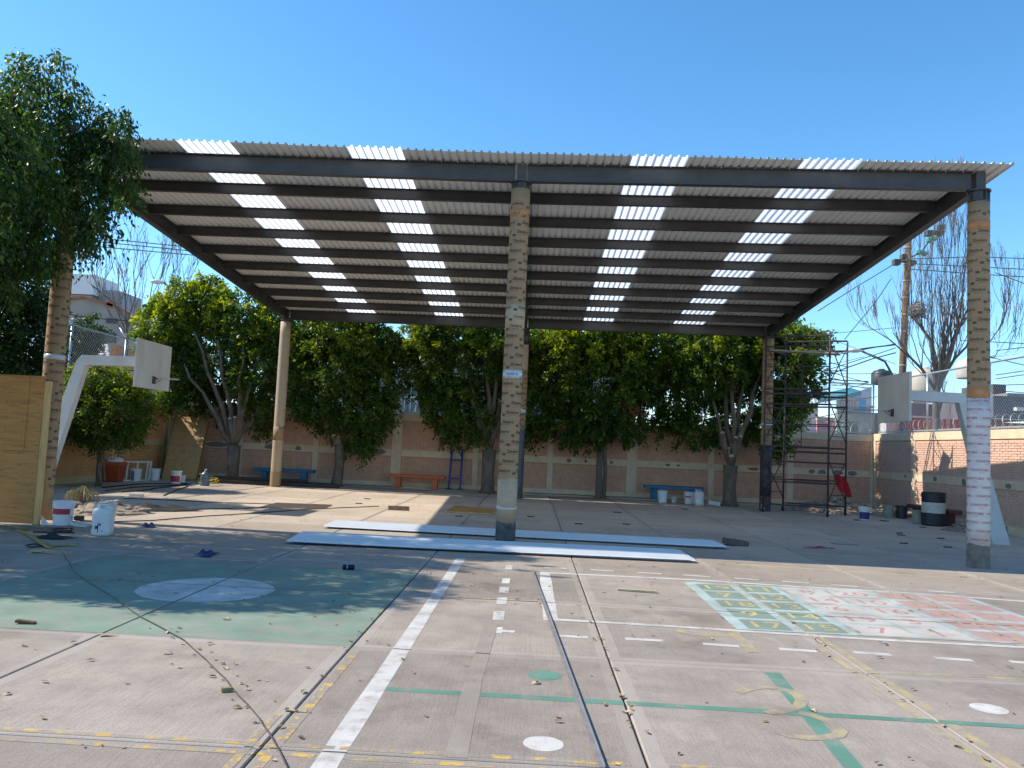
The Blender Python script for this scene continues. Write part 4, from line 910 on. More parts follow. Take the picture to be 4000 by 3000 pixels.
# red cloth hung on the scaffold
def cloth(name, label, cat, c, w_, h_, m, seed, flat=False, hg=.2):
    rd = random.Random(seed); n = 12; vs = []; c = Vector(c)
    for j in range(n+1):
        for i in range(n+1):
            u, v = i/n, j/n
            if flat:
                x = (u-.5)*w_*(1+.3*math.sin(3*v+seed)); y = (v-.5)*h_*(1+.3*math.cos(4*u+seed)); z = .012+hg*max(0, .35+.65*math.sin(9*u+seed)*math.cos(7*v+seed*2))*(1-abs(2*u-1)**2)*(1-abs(2*v-1)**2)*.5 + rd.uniform(0, .012); vs.append(c+Vector((x, y, z)))
            else:
                ww = w_*(.75+.35*math.sin(2.2*v+.4)); vs.append(c + Vector(((u-.5)*ww + .18*v, .05*math.sin(9*u+2*v)-.05*v, -h_*v*(1-.25*(1-u)**2) + .03*math.sin(6*u))))
    K = n+1; fs = [(j*K+i, j*K+i+1, (j+1)*K+i+1, (j+1)*K+i) for j in range(n) for i in range(n)]
    return tag(MB().add(vs, fs).build(name, m, None, True, c), label, cat)
cloth('red_cloth', 'bright red cloth hanging on the scaffold brace', 'cloth', py(3278, 1857, 24.7), .36, .62, CLOTHR, 2)
cloth('blue_rag', 'crumpled blue rag right of the white jerry can', 'rag', gp(577, 2059), .22, .24, CLOTHB, 1, True)
cloth('blue_rag', 'torn blue rag with a tail at the top of the green painted area', 'rag', gp(805, 2170), .26, .30, CLOTHB, 3, True)
cloth('dark_rag', 'dark rag by the yellow tape near the left edge', 'rag', gp(205, 2104), .55, .20, mat('dark_teal_cloth', (.01, .025, .035), .9, .3, 9), 4, True)
cloth('black_plastic_heap', 'crumpled black plastic heap on the shaded ground behind the jerry can', 'plastic sheet', gp(618, 1992), 1.3, .7, CLOTHK, 5, True, .32)
cloth('red_strip', 'thin red strip lying on the court under the roof at right', 'strip', gp(3200, 2143), .48, .09, mat('red_strip_cloth', (.30, .02, .05), .8, .2, 9), 6, True, .06)

# ------------------------------------------------------------------ buckets, cans, drums
def bucket(label, loc, m=WHPL, r=.155, h=.37, band=None, band_z=(.17, .26), name='bucket', a0=3.4, a1=5.9):
    loc = Vector(loc); loc.z = max(loc.z, 0); b = thing(name, label, 'bucket', loc)
    mb = MB(); mb.lathe(loc, [(.01, .005), (r*.85, .005), (r*.87, .012), (r*.97, h*.84), (r*1.04, h*.84), (r*1.04, h*.88), (r*.985, h*.88), (r*1.0, h*.97), (r*1.06, h*.97), (r*1.06, h), (r*.96, h), (r*.84, .03), (.01, .03)], 24); body = mb.build('pail', m, b, False)
    if band:
        rr = lambda z: (r*.87+(r*.97-r*.87)*z/(h*.84))+.002
        mb = MB(); mb.lathe(loc, [(rr(band_z[0]), band_z[0]), (rr(band_z[1]), band_z[1])], 14, a0, a1); mb.build('label_band', band, b)
    mb = MB(); mb.tube([loc+Vector((r*1.05*math.cos(t), -.04-.02*math.sin(t), h*.86-(r*.9)*math.sin(t))) for t in np.linspace(0, math.pi, 12)], .003, 5); mb.build('handle', GALV, b)
    return b
def jerrycan(label, loc, m, s=1., rz=0.):
    loc = Vector(loc); b = thing('jerry_can', label, 'jerry can', loc); rot = Matrix.Rotation(rz, 3, 'Z')
    prof = [(0, .80), (.03, .97), (.10, 1.), (.16, .97), (.30, .98), (.32, 1.), (.36, 1.0), (.395, .93), (.42, .74), (.425, .3)]
    mb = MB(); vs = []; n = 24
    for z, k in prof:
        for i in range(n):
            a = 2*math.pi*i/n; e = 4.; ca, sa = math.cos(a), math.sin(a); rr_ = (abs(ca)**e+abs(sa)**e)**(-1/e)
            q = rot @ Vector((.145*k*rr_*ca, .125*k*rr_*sa, z)); vs.append(loc+q*s)
    fs = [(j*n+i, j*n+(i+1) % n, (j+1)*n+(i+1) % n, (j+1)*n+i) for j in range(len(prof)-1) for i in range(n)] + [tuple(range((len(prof)-1)*n, len(prof)*n)), tuple(range(n-1, -1, -1))]
    mb.add(vs, fs).build('can_body', m, b, True)
    mb = MB(); c = loc + rot @ Vector((-.075, 0, .425))*s; mb.lathe(c, [(.028*s, -.03*s), (.028*s, .03*s), (.034*s, .03*s), (.034*s, .06*s), (.005, .06*s)], 14); mb.build('spout', m, b)
    mb = MB(); mb.tube([loc + rot @ Vector((x, 0, z))*s for x, z in ((-.03, .40), (-.02, .465), (.06, .47), (.095, .40))], .016*s, 7); mb.build('handle', m, b, True)
    return b
bk = bucket('white paint bucket with red band beside the plywood sheets', gp(243, 2052), WHPL, .165, .40, RED, (.19, .285))
jerrycan('big white jerry can with blue paint drips in the left foreground', gp(398, 2092), WHPL2, 1.0, .1)
jc = bpy.data.objects['jerry_can']; q = gp(398, 2092)
for (dx, z0, z1, wd_) in ((-.008, .06, .20, .012), (-.03, .11, .16, .05), (-.10, .10, .16, .006), (.06, .07, .10, .006), (.02, .16, .20, .02)):
    mb = MB(); mb.box((q.x+dx, q.y-.126, (z0+z1)/2), (wd_, .004, z1-z0)); mb.build('paint_drip', BLUEL, jc)
bucket('pale bucket standing right behind the white jerry can', gp(405, 2064), mat('pale_grey_plastic', (.50, .52, .56), .4, .1, 6), .17, .41)
bucket('white bucket with dark spill streaks in front of the white frame', py(528, 1885, 25.4)*1.0, WHPL, .175, .40, mat('drip_grey', (.2, .2, .26), .6, .3, 30), (.03, .33), 'bucket', 4.2, 4.9)
for o in ('x',): pass
bucket('tilted looking white bucket right of the white frame', py(602, 1878, 26.2), WHPL, .175, .39, RED, (.22, .25), 'bucket', 3.6, 4.2)
bucket('white bucket with broad red label in front of the leaning plywood', py(686, 1889, 24.6), WHPL, .165, .38, RED, (.06, .24))
bucket('small white pail beside the red labelled bucket', py(711, 1884, 25.2), WHPL, .10, .22)
bucket('tall white bucket under the left leg of the right blue bench', py(2587, 1972, 27.2), WHPL, .165, .40)
bucket('small greyish pail between the two white buckets at the right bench', py(2632, 1973, 27.2), mat('dull_pail', (.42, .43, .41), .5, .2, 8), .10, .22)
bucket('white bucket with small red label under the right leg of the right blue bench', py(2691, 1975, 27.1), WHPL, .165, .40, RED, (.22, .27), 'bucket', 3.6, 4.9)
jerrycan('milky jerry can right of the buckets at the right blue bench', gp(2728, 1976), WHPL2, 1.08, .2)
bucket('white bucket with dark blue label in front of the rubble', gp(3375, 2031), WHPL, .155, .37, BLUEL, (.03, .23), 'bucket', 3.3, 6.0)
bucket('grey green cement bucket against the rubble', gp(3470, 2023), GRPL, .165, .38)
bucket('dark bucket between the cement bucket and the maroon bench', gp(3522, 2025), mat('dark_bucket_plastic', (.045, .047, .05), .5, .4, 6), .17, .38)
bucket('grey cement bucket just left of the striped drum', gp(3585, 2044), GRPL, .165, .37)
# orange blob of plastic
cloth('orange_bag', 'small crumpled orange plastic between the buckets at the right bench', 'bag', py(2657, 1974, 27.2)-Vector((0, 0, .0)), .28, .22, mat('orange_plastic', (.65, .13, .03), .5, .2, 9), 8, True)
dr = thing('striped_drum', 'black steel drum with a wide white band near the right wall', 'drum', gp(3646, 2053))
c = gp(3646, 2053)
def drum_zone(z0, z1, nm, m):
    mb = MB(); r = .30; prof = [(r*.97, z0)] + [(r*(1+.012*math.sin((z)*40)), z) for z in np.linspace(z0+.005, z1-.005, 9)] + [(r*.97, z1)]; mb.lathe(c, prof, 32); mb.build(nm, m, dr, True)
drum_zone(.005, .345, 'lower_band', BLK2); drum_zone(.345, .635, 'white_band', mat('drum_white', (.46, .48, .45), .5, .25, 5)); drum_zone(.635, .90, 'upper_band', BLK2)
mb = MB(); mb.lathe(c, [(.31, .89), (.31, .905), (.285, .905), (.28, .55), (.01, .55)], 32); mb.build('rim', BLK2, dr)
# water bottle
wbp = py(800, 1889, 24.9); wbp.z = 0; wb = thing('water_bottle', 'large bluish water bottle with hose behind it near the first tree', 'bottle', wbp)
mb = MB(); mb.lathe(wbp, [(.01, 0), (.13, 0), (.14, .03), (.14, .12), (.132, .14), (.14, .16), (.14, .30), (.13, .36), (.06, .42), (.03, .44), (.03, .48)], 20); mb.build('bottle_body', mat('blue_grey_plastic', (.10, .15, .18), .25, .15, 6), wb, True)
mb = MB(); mb.lathe(wbp, [(.034, .47), (.034, .51), (.005, .515)], 12); mb.build('cap', WHPL, wb)
hs = MB(); c0 = py(812, 1880, 25.6); c0.z = .03
for k in range(4): hs.tube([c0+Vector((.30*math.cos(t)*(1-.1*k)*1.3, .22*math.sin(t)*(1-.1*k), .02+.09*k*abs(math.sin(t*.5+k)))) for t in np.linspace(0, 6.28, 26)], .014, 5, False)
tag(hs.build('yellow_hose', mat('yellow_hose_rubber', (.50, .36, .02), .5, .15, 9), None, loc=c0), 'coiled yellow hose behind the large water bottle', 'hose')
# red bin with sack, white frame
bp = py(440, 1880, 24.8); bp.z = 0; rb = thing('red_bin', 'orange red plastic bin beside the white frame at the left wall', 'bin', bp)
mb = MB(); mb.add([bp+Vector((x*.23, y*.22, 0.01)) for x, y in ((-1, -1), (1, -1), (1, 1), (-1, 1))]+[bp+Vector((x*.28, y*.26, .52)) for x, y in ((-1, -1), (1, -1), (1, 1), (-1, 1))], [(3, 2, 1, 0), (0, 1, 5, 4), (1, 2, 6, 5), (2, 3, 7, 6), (3, 0, 4, 7)]); mb.build('bin_body', mat('red_bin_plastic', (.33, .055, .02), .5, .2, 5), rb)
mb = MB(); mb.box(bp+Vector((0, 0, .555)), (.60, .56, .11)); bevel(mb.build('bin_rim', mat('red_bin_rim', (.45, .09, .03), .5, .2, 5), rb), .02, 2)
mb = MB(); mb.lathe(bp+Vector((0, 0, .6)), [(.26, 0), (.29, .05), (.24, .12), (.12, .15), (.01, .15)], 10); sk = mb.build('sack', PAPER, None, True, bp+Vector((0, 0, .6))); tag(sk, 'pale sack lying on top of the red bin', 'sack')
wf_ = thing('metal_stand', 'white metal frame with three bars propped on the left wall', 'frame', py(525, 1880, 25.6))
fA, fB = py(480, 1880, 25.0), py(581, 1876, 25.9); fA.z = fB.z = .03
tA, tB = fA+Vector((-.05, .12, .58)), fB+Vector((-.02, .12, .58))
for k, (a, bq) in enumerate(((fA, tA), (fB, tB), (fA.lerp(fB, .12), tA.lerp(tB, .12)), (fA.lerp(fB, .5), tA.lerp(tB, .5)), (fA.lerp(fB, .88), tA.lerp(tB, .88)), (fA, fB), (tA, tB))):
    mb = MB(); mb.bar(a, bq, .05, .05); mb.build('bar', mat('white_frame_paint', (.55, .55, .50), .5, .1, 6), wf_)
mb = MB(); mb.bar(py(408, 1880, 24.4), py(402, 1785, 24.6), .05, .10); tag(mb.build('brown_post', WOODO, None, loc=py(408, 1880, 24.4)), 'brown wooden board standing between the round tree and the red bin', 'board')

# ------------------------------------------------------------------ plywood
def panel(name, label, corners, m, t=.018, cat='plywood sheet', edge=True):
    """corners: bl, br, tr, tl of the front face"""
    cs = [Vector(q) for q in corners]; n = (cs[1]-cs[0]).cross(cs[3]-cs[0]).normalized(); o_ = cs[0]
    vs = cs + [q-n*t for q in cs]
    o = MB().add(vs, [(0, 1, 2, 3), (7, 6, 5, 4), (0, 4, 5, 1), (1, 5, 6, 2), (2, 6, 7, 3), (3, 7, 4, 0)]).build(name, m, None, loc=o_); o.data.materials.append(PLYE)
    for p in o.data.polygons:
        if p.index >= 2: p.material_index = 1
    if label: tag(o, label, cat)
    return o
YP = 13.22; xr = py(124, 2046, YP).x; xl = xr-1.55
big = thing('plywood_form', 'tall plywood formwork panel with edge batten at the left edge', 'plywood panel', (xr, YP, 0))
for z0, z1, nm in ((0.02, 1.20, 'lower_sheet'), (1.205, 2.46, 'upper_sheet')):
    mb = MB(); mb.box(((xl+xr)/2, YP+.01, (z0+z1)/2), (xr-xl, .018, z1-z0)); mb.build(nm, PLY, big)
mb = MB(); mb.box((xr-.72, YP-.004, 1.83), (.95, .012, 1.24)); mb.build('overlay_sheet', PLY, big)
mb = MB(); mb.box((xr+.035, YP+.06, 1.19), (.09, .09, 2.38)); bevel(mb.build('edge_batten', mat_ply('pine_batten', (.55, .36, .14), True), big), .004, 1)
mb = MB(); mb.box((xr-.055, YP+.065, 1.2), (.09, .09, 2.3)); mb.build('back_batten', WOODO, big)
nail = MB()
for xx in (xr-.035, xr-.30, xr-.60):
    for z in np.arange(.12, 2.4, .145):
        if random.random() < .72: nail.disc((xx+random.uniform(-.02, .02), YP-.0115, z+random.uniform(-.04, .04)), .0085, 8, (0, -1, 0))
nail.build('nail_marks', mat('nail_rust', (.05, .025, .012), .8, .3, 20), big)['kind'] = 'stuff'
p1 = panel('plywood_offcut', 'narrow plywood offcut leaning against the tall formwork panel', [py(150, 2030, 13.5), py(208, 2032, 13.6), py(170, 1775, 13.45), py(160, 1780, 13.4)], PLYV, .016)
p2 = panel('plywood_offcut', 'dark thin plywood strip tucked behind the edge batten', [py(138, 2040, 13.35), py(158, 2040, 13.4), py(150, 1945, 13.4), py(147, 1945, 13.38)], PLYV, .016)
p3 = panel('paper_scrap', 'white triangular scrap at the foot of the plywood panel', [py(160, 2052, 13.2), py(195, 2052, 13.3), py(165, 2015, 13.35), py(162, 2015, 13.35)], PAPER, .004, 'scrap')
# sheets leaning at the back left corner
pa = [py(630, 1872, 27.2), py(764, 1873, 27.2), py(808, 1690, 28.25), py(690, 1618, 28.55)]
pa[2] = pa[1] + (pa[3]-pa[0])
pl = panel('plywood_sheet', 'plywood sheet with nail rows leaning in the back left corner', pa, PLYV, .02)
nm = MB()
for t in (.28, .50, .72, .93):
    for s in np.linspace(.06, .94, 10):
        a = Vector(pa[0]).lerp(Vector(pa[3]), t); bq = Vector(pa[1]).lerp(Vector(pa[2]), t); q = a.lerp(bq, s); n = (Vector(pa[1])-Vector(pa[0])).cross(Vector(pa[3])-Vector(pa[0])).normalized(); nm.disc(q+n*.003+Vector((0, 0, random.uniform(-.015, .015))), .017, 6, n)
nm.build('nail_marks', mat('nail_rust', (.05, .025, .012)), pl)['kind'] = 'stuff'
panel('plywood_sheet', 'second plywood sheet showing as a triangle behind the leaning one', [py(700, 1868, 28.0), py(786, 1868, 28.0), py(815, 1634, 28.66), py(722, 1612, 28.66)], PLYV, .02)
# flat pieces
def flat(name, label, px, m, t=.02, cat='board', z0=.006):
    cs = [gp(*p, z0+t) for p in px]; o = panel(name, label, cs, m, t, cat); return o
flat('dark_sheet', 'dark brown sheet lying flat in the sunlit patch', [(1010, 1981), (1262, 1984), (1298, 1971), (1080, 1963)], mat('dark_brown_sheet', (.055, .04, .034), .7, .3, 5), .015, 'sheet')
flat('plywood_sheet', 'plywood sheet lying flat left of the center column', [(1738, 1996), (1920, 2006), (1945, 1990), (1780, 1974)], PLY, .03, 'plywood sheet')
mb = MB(); q0, q1 = gp(1517, 1992), gp(1598, 1996); mb.bar(q0+Vector((0, 0, .055)), q1+Vector((0, 0, .055)), .04, .10); tag(mb.build('wood_block', WOODO, None, loc=q0), 'short brown wooden block on the sunlit concrete', 'wood block')
# stack of dark steel beams by the back wall
sb = thing('steel_beam_stack', 'dark steel beams stacked on the ground beside the first tree', 'steel beams', gp(850, 1893))
for k, (x0, x1, dy, z) in enumerate(((822, 1325, -.3, .06), (870, 1318, .22, .06), (835, 1200, .1, .17))):
    a, bq = gp(x0, 1893 if k != 2 else 1893), gp(x1, 1904); a, bq = Vector((py(x0, 1890, 26.7+dy).x, 26.7+dy, z)), Vector((py(x1, 1900, 27.0+dy).x, 27.0+dy, z))
    mb = MB(); mb.bar(a, bq, .16, .11); mb.build('beam', mat('dark_red_primer', (.035, .022, .022), .55, .3, 5), sb)

# ------------------------------------------------------------------ roof sheets lying on the ground
def ground_sheets(label, corners_px, n_sheets, seed):
    rd = random.Random(seed); cs = [gp(*p) for p in corners_px]      # near-left, near-right, far-right, far-left
    st = thing('roof_sheet_stack', label, 'roof sheets', cs[0])
    for k in range(n_sheets):
        sh = Vector((rd.uniform(-.10, .10), rd.uniform(-.02, .02), 0)); sh2 = Vector((rd.uniform(-.10, .10), rd.uniform(-.02, .02), 0)); nr = 7; prof = []
        for i in range(nr):
            prof += [(i/nr, 0), ((i+.58)/nr, 0), ((i+.70)/nr, .034), ((i+.88)/nr, .034)]
        prof.append((1., 0.)); vs = []; seg = 6
        for j in range(seg+1):
            t = j/seg
            for p, h in prof:
                a = (cs[0]+sh).lerp(cs[1]+sh2, t); bq = (cs[3]+sh).lerp(cs[2]+sh2, t); q = a.lerp(bq, p); vs.append(q+Vector((0, 0, .016+.008*k+h*.62+.004*math.sin(5*t+k))))
        K = len(prof); fs = [(j*K+i, j*K+i+1, (j+1)*K+i+1, (j+1)*K+i) for j in range(seg) for i in range(K-1)]
        MB().add(vs, fs).build('roof_sheet', ROOFG, st)
    for t in (.12, .5, .85):
        a = cs[0].lerp(cs[1], t); bq = cs[3].lerp(cs[2], t); mb = MB(); mb.bar(a+Vector((0, .03, .006)), bq+Vector((0, 0, .006)), .07, .010); mb.build('spacer', WOODO, st)
    return st
ground_sheets('near stack of white corrugated roof sheets lying in front of the center column', [(1136, 2126), (2703, 2200), (2640, 2160), (1200, 2088)], 4, 1)
ground_sheets('far stack of white corrugated roof sheets lying behind the center column', [(1255, 2064), (2838, 2146), (2780, 2120), (1308, 2041)], 3, 2)

# ------------------------------------------------------------------ cables, tape, litter
def cable(name, label, pts, r=.012, m=CABLE, cat='cable', wob=0., group=None):
    P = [Vector(p) for p in pts]; out = []
    for a, b in zip(P[:-1], P[1:]):
        k = max(2, int((b-a).length/.35))
        for i in range(k): out.append(a.lerp(b, i/k)+Vector((random.uniform(-wob, wob), random.uniform(-wob, wob), 0)))
    out.append(P[-1]); return tag(MB().tube(out, r, 5).build(name, m, None, True, P[0]), label, cat, group)
G = lambda x, y: gp(x, y, .014)
cable('black_cable', 'black cable running from the jerry can across to the sunlit patch', [G(440, 2038), G(600, 2033), G(800, 2016), G(1000, 2004), G(1180, 1990), G(1480, 1977)], .010, wob=.015)
cable('black_cable', 'long black cable along the middle of the sunlit patch', [G(250, 2010), G(440, 2003), G(620, 1993), G(800, 1988), G(1040, 1983)], .010, wob=.015)
cable('black_cable', 'thin straight cable crossing the sunlit patch at the back', [G(480, 1946), G(640, 1952), G(830, 1961), G(1100, 1970)], .010, wob=.008)
cable('black_cable', 'dark cable looping in front of the left buckets at the back', [G(400, 1905), G(470, 1897), G(560, 1890), G(690, 1888), G(745, 1890), G(640, 1903), G(560, 1916), G(470, 1922)], .018, wob=.02)
cable('black_cable', 'black rope lying in a long curve beside the round tree', [G(410, 1918), G(520, 1903), G(600, 1899), G(720, 1893), G(735, 1898), G(640, 1935)], .016, wob=.02)
cable('black_cable', 'coil of black cable on the ground below the plywood panel', [G(120, 2066), G(180, 2063), G(285, 2064), G(280, 2072), G(190, 2070), G(250, 2076), G(285, 2080), G(130, 2078)], .012, wob=.02)
cable('black_cable', 'small black cable loop beside the caution tape', [G(165, 2128), G(130, 2124), G(100, 2130), G(120, 2137), G(170, 2133), G(185, 2130)], .010, wob=.004)
cable('electric_cord', 'dark cord snaking from the tape across the green paint to the near edge', [G(245, 2158), G(260, 2185), G(272, 2200), G(285, 2225), G(330, 2262), G(400, 2305), G(480, 2360), G(549, 2408), G(640, 2455), G(720, 2500), G(800, 2575), G(880, 2650), G(930, 2710), G(1010, 2805), G(1060, 2870), G(1130, 3010)], .0045, mat('grey_cord', (.055, .048, .04), .7, .2, 9), 'cord', .006)
bar_ = MB(); a, bq = gp(2078, 2232), gp(2352, 3010); bar_.bar(a+Vector((0, 0, .014)), bq+Vector((0, 0, .014)), .030, .004); bar_.bar(a+Vector((.016, 0, .018)), bq+Vector((.016, 0, .018)), .004, .016)
tag(bar_.build('steel_angle', mat('dull_steel_strip', (.20, .19, .195), .6, .2, 9), None, loc=a), 'long thin steel angle lying along the court right of center', 'steel strip')
yt = MB()
for a, bq, wd_ in (((60, 2070), (90, 2076), .05), ((90, 2076), (140, 2105), .05), ((140, 2105), (165, 2125), .05), ((165, 2125), (195, 2140), .05), ((195, 2132), (250, 2126), .09), ((250, 2126), (300, 2129), .05)):
    yt.bar(gp(*a, .02), gp(*bq, .026), wd_, .006)
yt = tag(yt.build('caution_tape', YTAPE, None, loc=gp(100, 2080)), 'twisted yellow caution tape on the ground at left', 'tape')
vs, fs = text_mesh('PRECAUCIÓN', .05); q = gp(222, 2129, .031); MB().add([q+Vector((x*1.1, y, 0)) for x, y, z in vs], fs).build('tape_lettering', BLACK, yt)
# drink can
cp_ = gp(1361, 2226); dc = thing('drink_can', 'dark blue drink can lying on its side on the green paint', 'can', cp_)
ax = Vector((.075, .012, 0)); c = cp_+Vector((0, 0, .034)); mb = MB(); mb.tube([c-ax, c-ax*.93, c-ax*.85, c+ax*.85, c+ax*.93, c+ax], [.024, .027, .033, .033, .027, .024], 16); mb.build('can_body', mat('navy_can', (.008, .012, .06), .25, .2, 20, 0, .6), dc, False)
mb = MB(); mb.disc(c-ax*1.01, .024, 14, -ax); mb.build('can_end', GALV, dc); mb = MB(); mb.tube([c-ax*.25, c-ax*.15], .0336, 16, False); mb.build('can_stripe', GALV, dc)
# loose bits
def bit(name, label, cat, px, L, W, H, m, rz=0., tilt=0.):
    p = gp(*px); mb = MB(); mb.box(p+Vector((0, 0, H/2+.006)), (L, W, H), Matrix.Rotation(rz, 3, 'Z') @ Matrix.Rotation(tilt, 3, 'Y')); return tag(mb.build(name, m, None, loc=p), label, cat)
bit('wood_sliver', 'long pale bark strip lying inside the white rectangle', 'bark strip', (2490, 2312), .46, .05, .02, DRYP, -.12)
bit('cardboard_scrap', 'torn cardboard scrap lying at the near edge of the green paint', 'cardboard', (430, 2484), .17, .05, .004, CARD, .45, .15)
bit('dead_twig_leaf', 'curled dark brown leaf on the green paint near the left edge', 'leaf', (100, 2437), .15, .05, .02, mat('brown_leaf', (.10, .045, .02), .7, .3, 20), .1, .1)
bit('cardboard_scrap', 'pale cardboard strip over the yellow painted joint', 'cardboard', (1155, 2780), .14, .03, .004, CARD, -.05, .05)
bit('seed_pod', 'olive green seed pod on the near concrete', 'seed pod', (886, 2703), .07, .022, .022, mat('pod_green', (.20, .19, .06), .6, .2, 20), .5)
bit('cardboard_scrap', 'folded brown sheet where the tape crosses the white line', 'cardboard', (205, 2158), .5, .22, .01, CARD, .1, .06)
bit('white_box_scrap', 'white plastic box fragments left of the pruned tree foot', 'scrap', (2790, 1974), .38, .16, .13, PAPER, -.2, .1)
bit('white_scrap', 'white crumpled carton at the foot of the broad ficus', 'carton', (2385, 1940), .17, .17, .24, mat('off_white_card', (.45, .44, .40), .8, .2, 9), .4, .2)
bit('rag_lump', 'brown crumpled lump right of the far roof sheets', 'rag', (2873, 2130), .42, .25, .10, mat('brown_lump', (.11, .085, .07), .95, .3, 12, .5), .1, .1)
bit('stone_chip', 'dark metal plate lying flat under the roof near the back', 'plate', (2412, 2003), .20, .10, .02, mat('dark_plate', (.07, .055, .045), .8, .3, 9), .1)
bit('white_board', 'white board scrap lying beside the foot of the right hoop', 'board', (3975, 2050), .55, .3, .22, WHPL, -.2, .15)
bit('timber_beam', 'thick old timber lying at the right edge by the wall', 'timber', (3990, 2085), 1.4, .18, .16, WOODO, -.12)
bit('white_tile', 'flat grey sheet scrap on the court in the shade at right', 'scrap', (3302, 2127), .5, .22, .012, mat('grey_scrap', (.25, .25, .24), .8, .2, 9), -.1)
bit('white_strip', 'short white strip on the sunlit patch edge at left', 'strip', (533, 1938), .33, .1, .05, PAPER, .2)
G_ST = 'short dark steel offcuts scattered under the roof'
bm0 = MB(); bm0.box((0, 0, .012), (.17, .035, .02)); me = bm0.mesh('steel_offcut'); me.materials.append(BLACK)
for (x, y) in ((3513, 2084), (3520, 2092), (3675, 2104), (3702, 2139), (3345, 2033), (3447, 2035), (3530, 2124), (2073, 2020), (2260, 2048), (2446, 2049), (2676, 1990), (3605, 2061), (3460, 2037), (1793, 2018), (1435, 1950), (1402, 1968)):
    p = gp(x, y); o = link('steel_offcut', me, None, p, random.uniform(-.4, .4)); tag(o, 'short dark steel offcut lying on the court under the roof', 'offcut', G_ST)
# fallen leaves: individuals near the camera, small litter farther off
def leaf_mesh(L, m, seed):
    rd = random.Random(seed); n = 5; vs = []
    for i in range(n+1):
        t = i/n; wv = math.sin(math.pi*min(.98, t*.95+.03))*L*.24; z = .006+L*.22*rd.uniform(.4, 1)*math.sin(math.pi*t*.9)*rd.random()
        vs += [(L*(t-.5), -wv, z+wv*rd.uniform(.1, .9)), (L*(t-.5), 0, z), (L*(t-.5), wv, z+wv*rd.uniform(.1, .9))]
    fs = []
    for i in range(n): fs += [(3*i, 3*i+3, 3*i+4, 3*i+1), (3*i+1, 3*i+4, 3*i+5, 3*i+2)]
    me = MB().add(vs, fs).mesh('fallen_leaf'); me.materials.append(m); me.shade_smooth(); return me
DK = mat('dark_dry_leaf', (.07, .045, .025), .8, .4, 20); OLV = mat('olive_dry_leaf', (.20, .18, .07), .75, .3, 20)
LM = [leaf_mesh(.085, DRYP, 1), leaf_mesh(.07, DK, 2), leaf_mesh(.08, OLV, 3), leaf_mesh(.065, DRY, 4), leaf_mesh(.10, DRYP, 5), leaf_mesh(.055, DK, 6)]
def zp(x0, y0, pts): return [(x0+a/2.212, y0+b/2.212) for a, b in pts]
lp = zp(0, 2250, [(1290, 455), (1480, 460), (1530, 487), (1550, 455), (1435, 495), (1490, 540), (1575, 592), (1805, 604), (1720, 638), (1825, 662), (1445, 675), (1680, 690), (1860, 728), (1925, 765), (2030, 765), (1820, 790), (1950, 805), (1485, 768), (1550, 797), (1835, 877), (1925, 905), (2050, 867), (2085, 935), (2130, 955), (2145, 990), (2005, 1075), (2050, 1145), (2130, 1140), (65, 1025), (880, 1470), (1065, 1490), (2200, 1275), (210, 610), (1100, 937), (1960, 380)])
lp += zp(1000, 2250, [(185, 222), (420, 243), (520, 282), (735, 262), (670, 222), (825, 320), (510, 358), (690, 425), (120, 418), (805, 163), (445, 797), (1258, 723), (900, 908), (20, 903), (385, 1405), (575, 868), (1470, 1220), (2010, 512), (2120, 320), (1860, 80), (2035, 205), (2160, 135), (1605, 195), (160, 1600), (20, 1275), (90, 910), (955, 565), (1145, 605)])
lp += zp(2000, 2250, [(40, 205), (20, 240), (230, 205), (230, 240), (250, 270), (45, 130), (325, 95), (570, 255), (610, 360), (580, 215), (700, 545), (715, 560), (790, 590), (795, 612), (820, 645), (1300, 380), (1365, 208), (1190, 272), (955, 50), (1560, 132), (1220, 525), (1720, 547), (1815, 675), (680, 868), (865, 858), (210, 932), (570, 520), (795, 145), (1450, 1545), (1020, 1125), (1035, 1160), (990, 1190), (1035, 1318), (935, 1035), (960, 1055), (2190, 1265), (1680, 1098), (905, 1635), (1070, 175), (510, 325), (1270, 405)])
lp += zp(3000, 2250, [(360, 35), (510, 72), (1040, 15), (1670, 12), (230, 610), (1030, 598), (1640, 1484), (1240, 1090), (380, 1172), (305, 748), (520, 695), (2120, 1195)])
lp += zp(1000, 1900, [(1680, 635), (1960, 680), (1500, 755), (1360, 700), (1165, 842), (955, 860), (460, 735), (910, 625), (1765, 735), (1880, 760)])
GL = 'dry leaves scattered on the near concrete'
for k, p in enumerate(lp):
    o = link('fallen_leaf', LM[k % 6], None, gp(*p), random.uniform(0, 6.28)); s_ = random.uniform(.35, .8); o.scale = (s_, s_, s_); tag(o, 'dry curled fallen leaf on the near concrete', 'leaf', GL)
n = 900; xs = rng.uniform(-7, 10, n); ysv = rng.uniform(3.6, 27, n)
P = np.stack([xs, ysv, np.full(n, .012)], 1); jj = rng.random(n) < .35
xi = np.array([XL[i] for i in rng.integers(3, 11, n)]); P[jj, 0] = xi[jj]+rng.normal(0, .03, jj.sum())
lt = bpy.data.objects.new('leaf_litter', None)
lit = MB()
for p in P:
    a = random.uniform(0, 6.28); L = random.uniform(.012, .04); d = Vector((math.cos(a), math.sin(a), 0))*L; s_ = Vector((-d.y, d.x, 0))*.45; c = Vector(p)
    lit.add([c-d, c+s_+Vector((0, 0, .008)), c+d, c-s_+Vector((0, 0, .005))], [(0, 1, 2), (0, 2, 3)])
bpy.data.objects.remove(lt)
tag(lit.build('leaf_litter', DRY), kind='stuff')

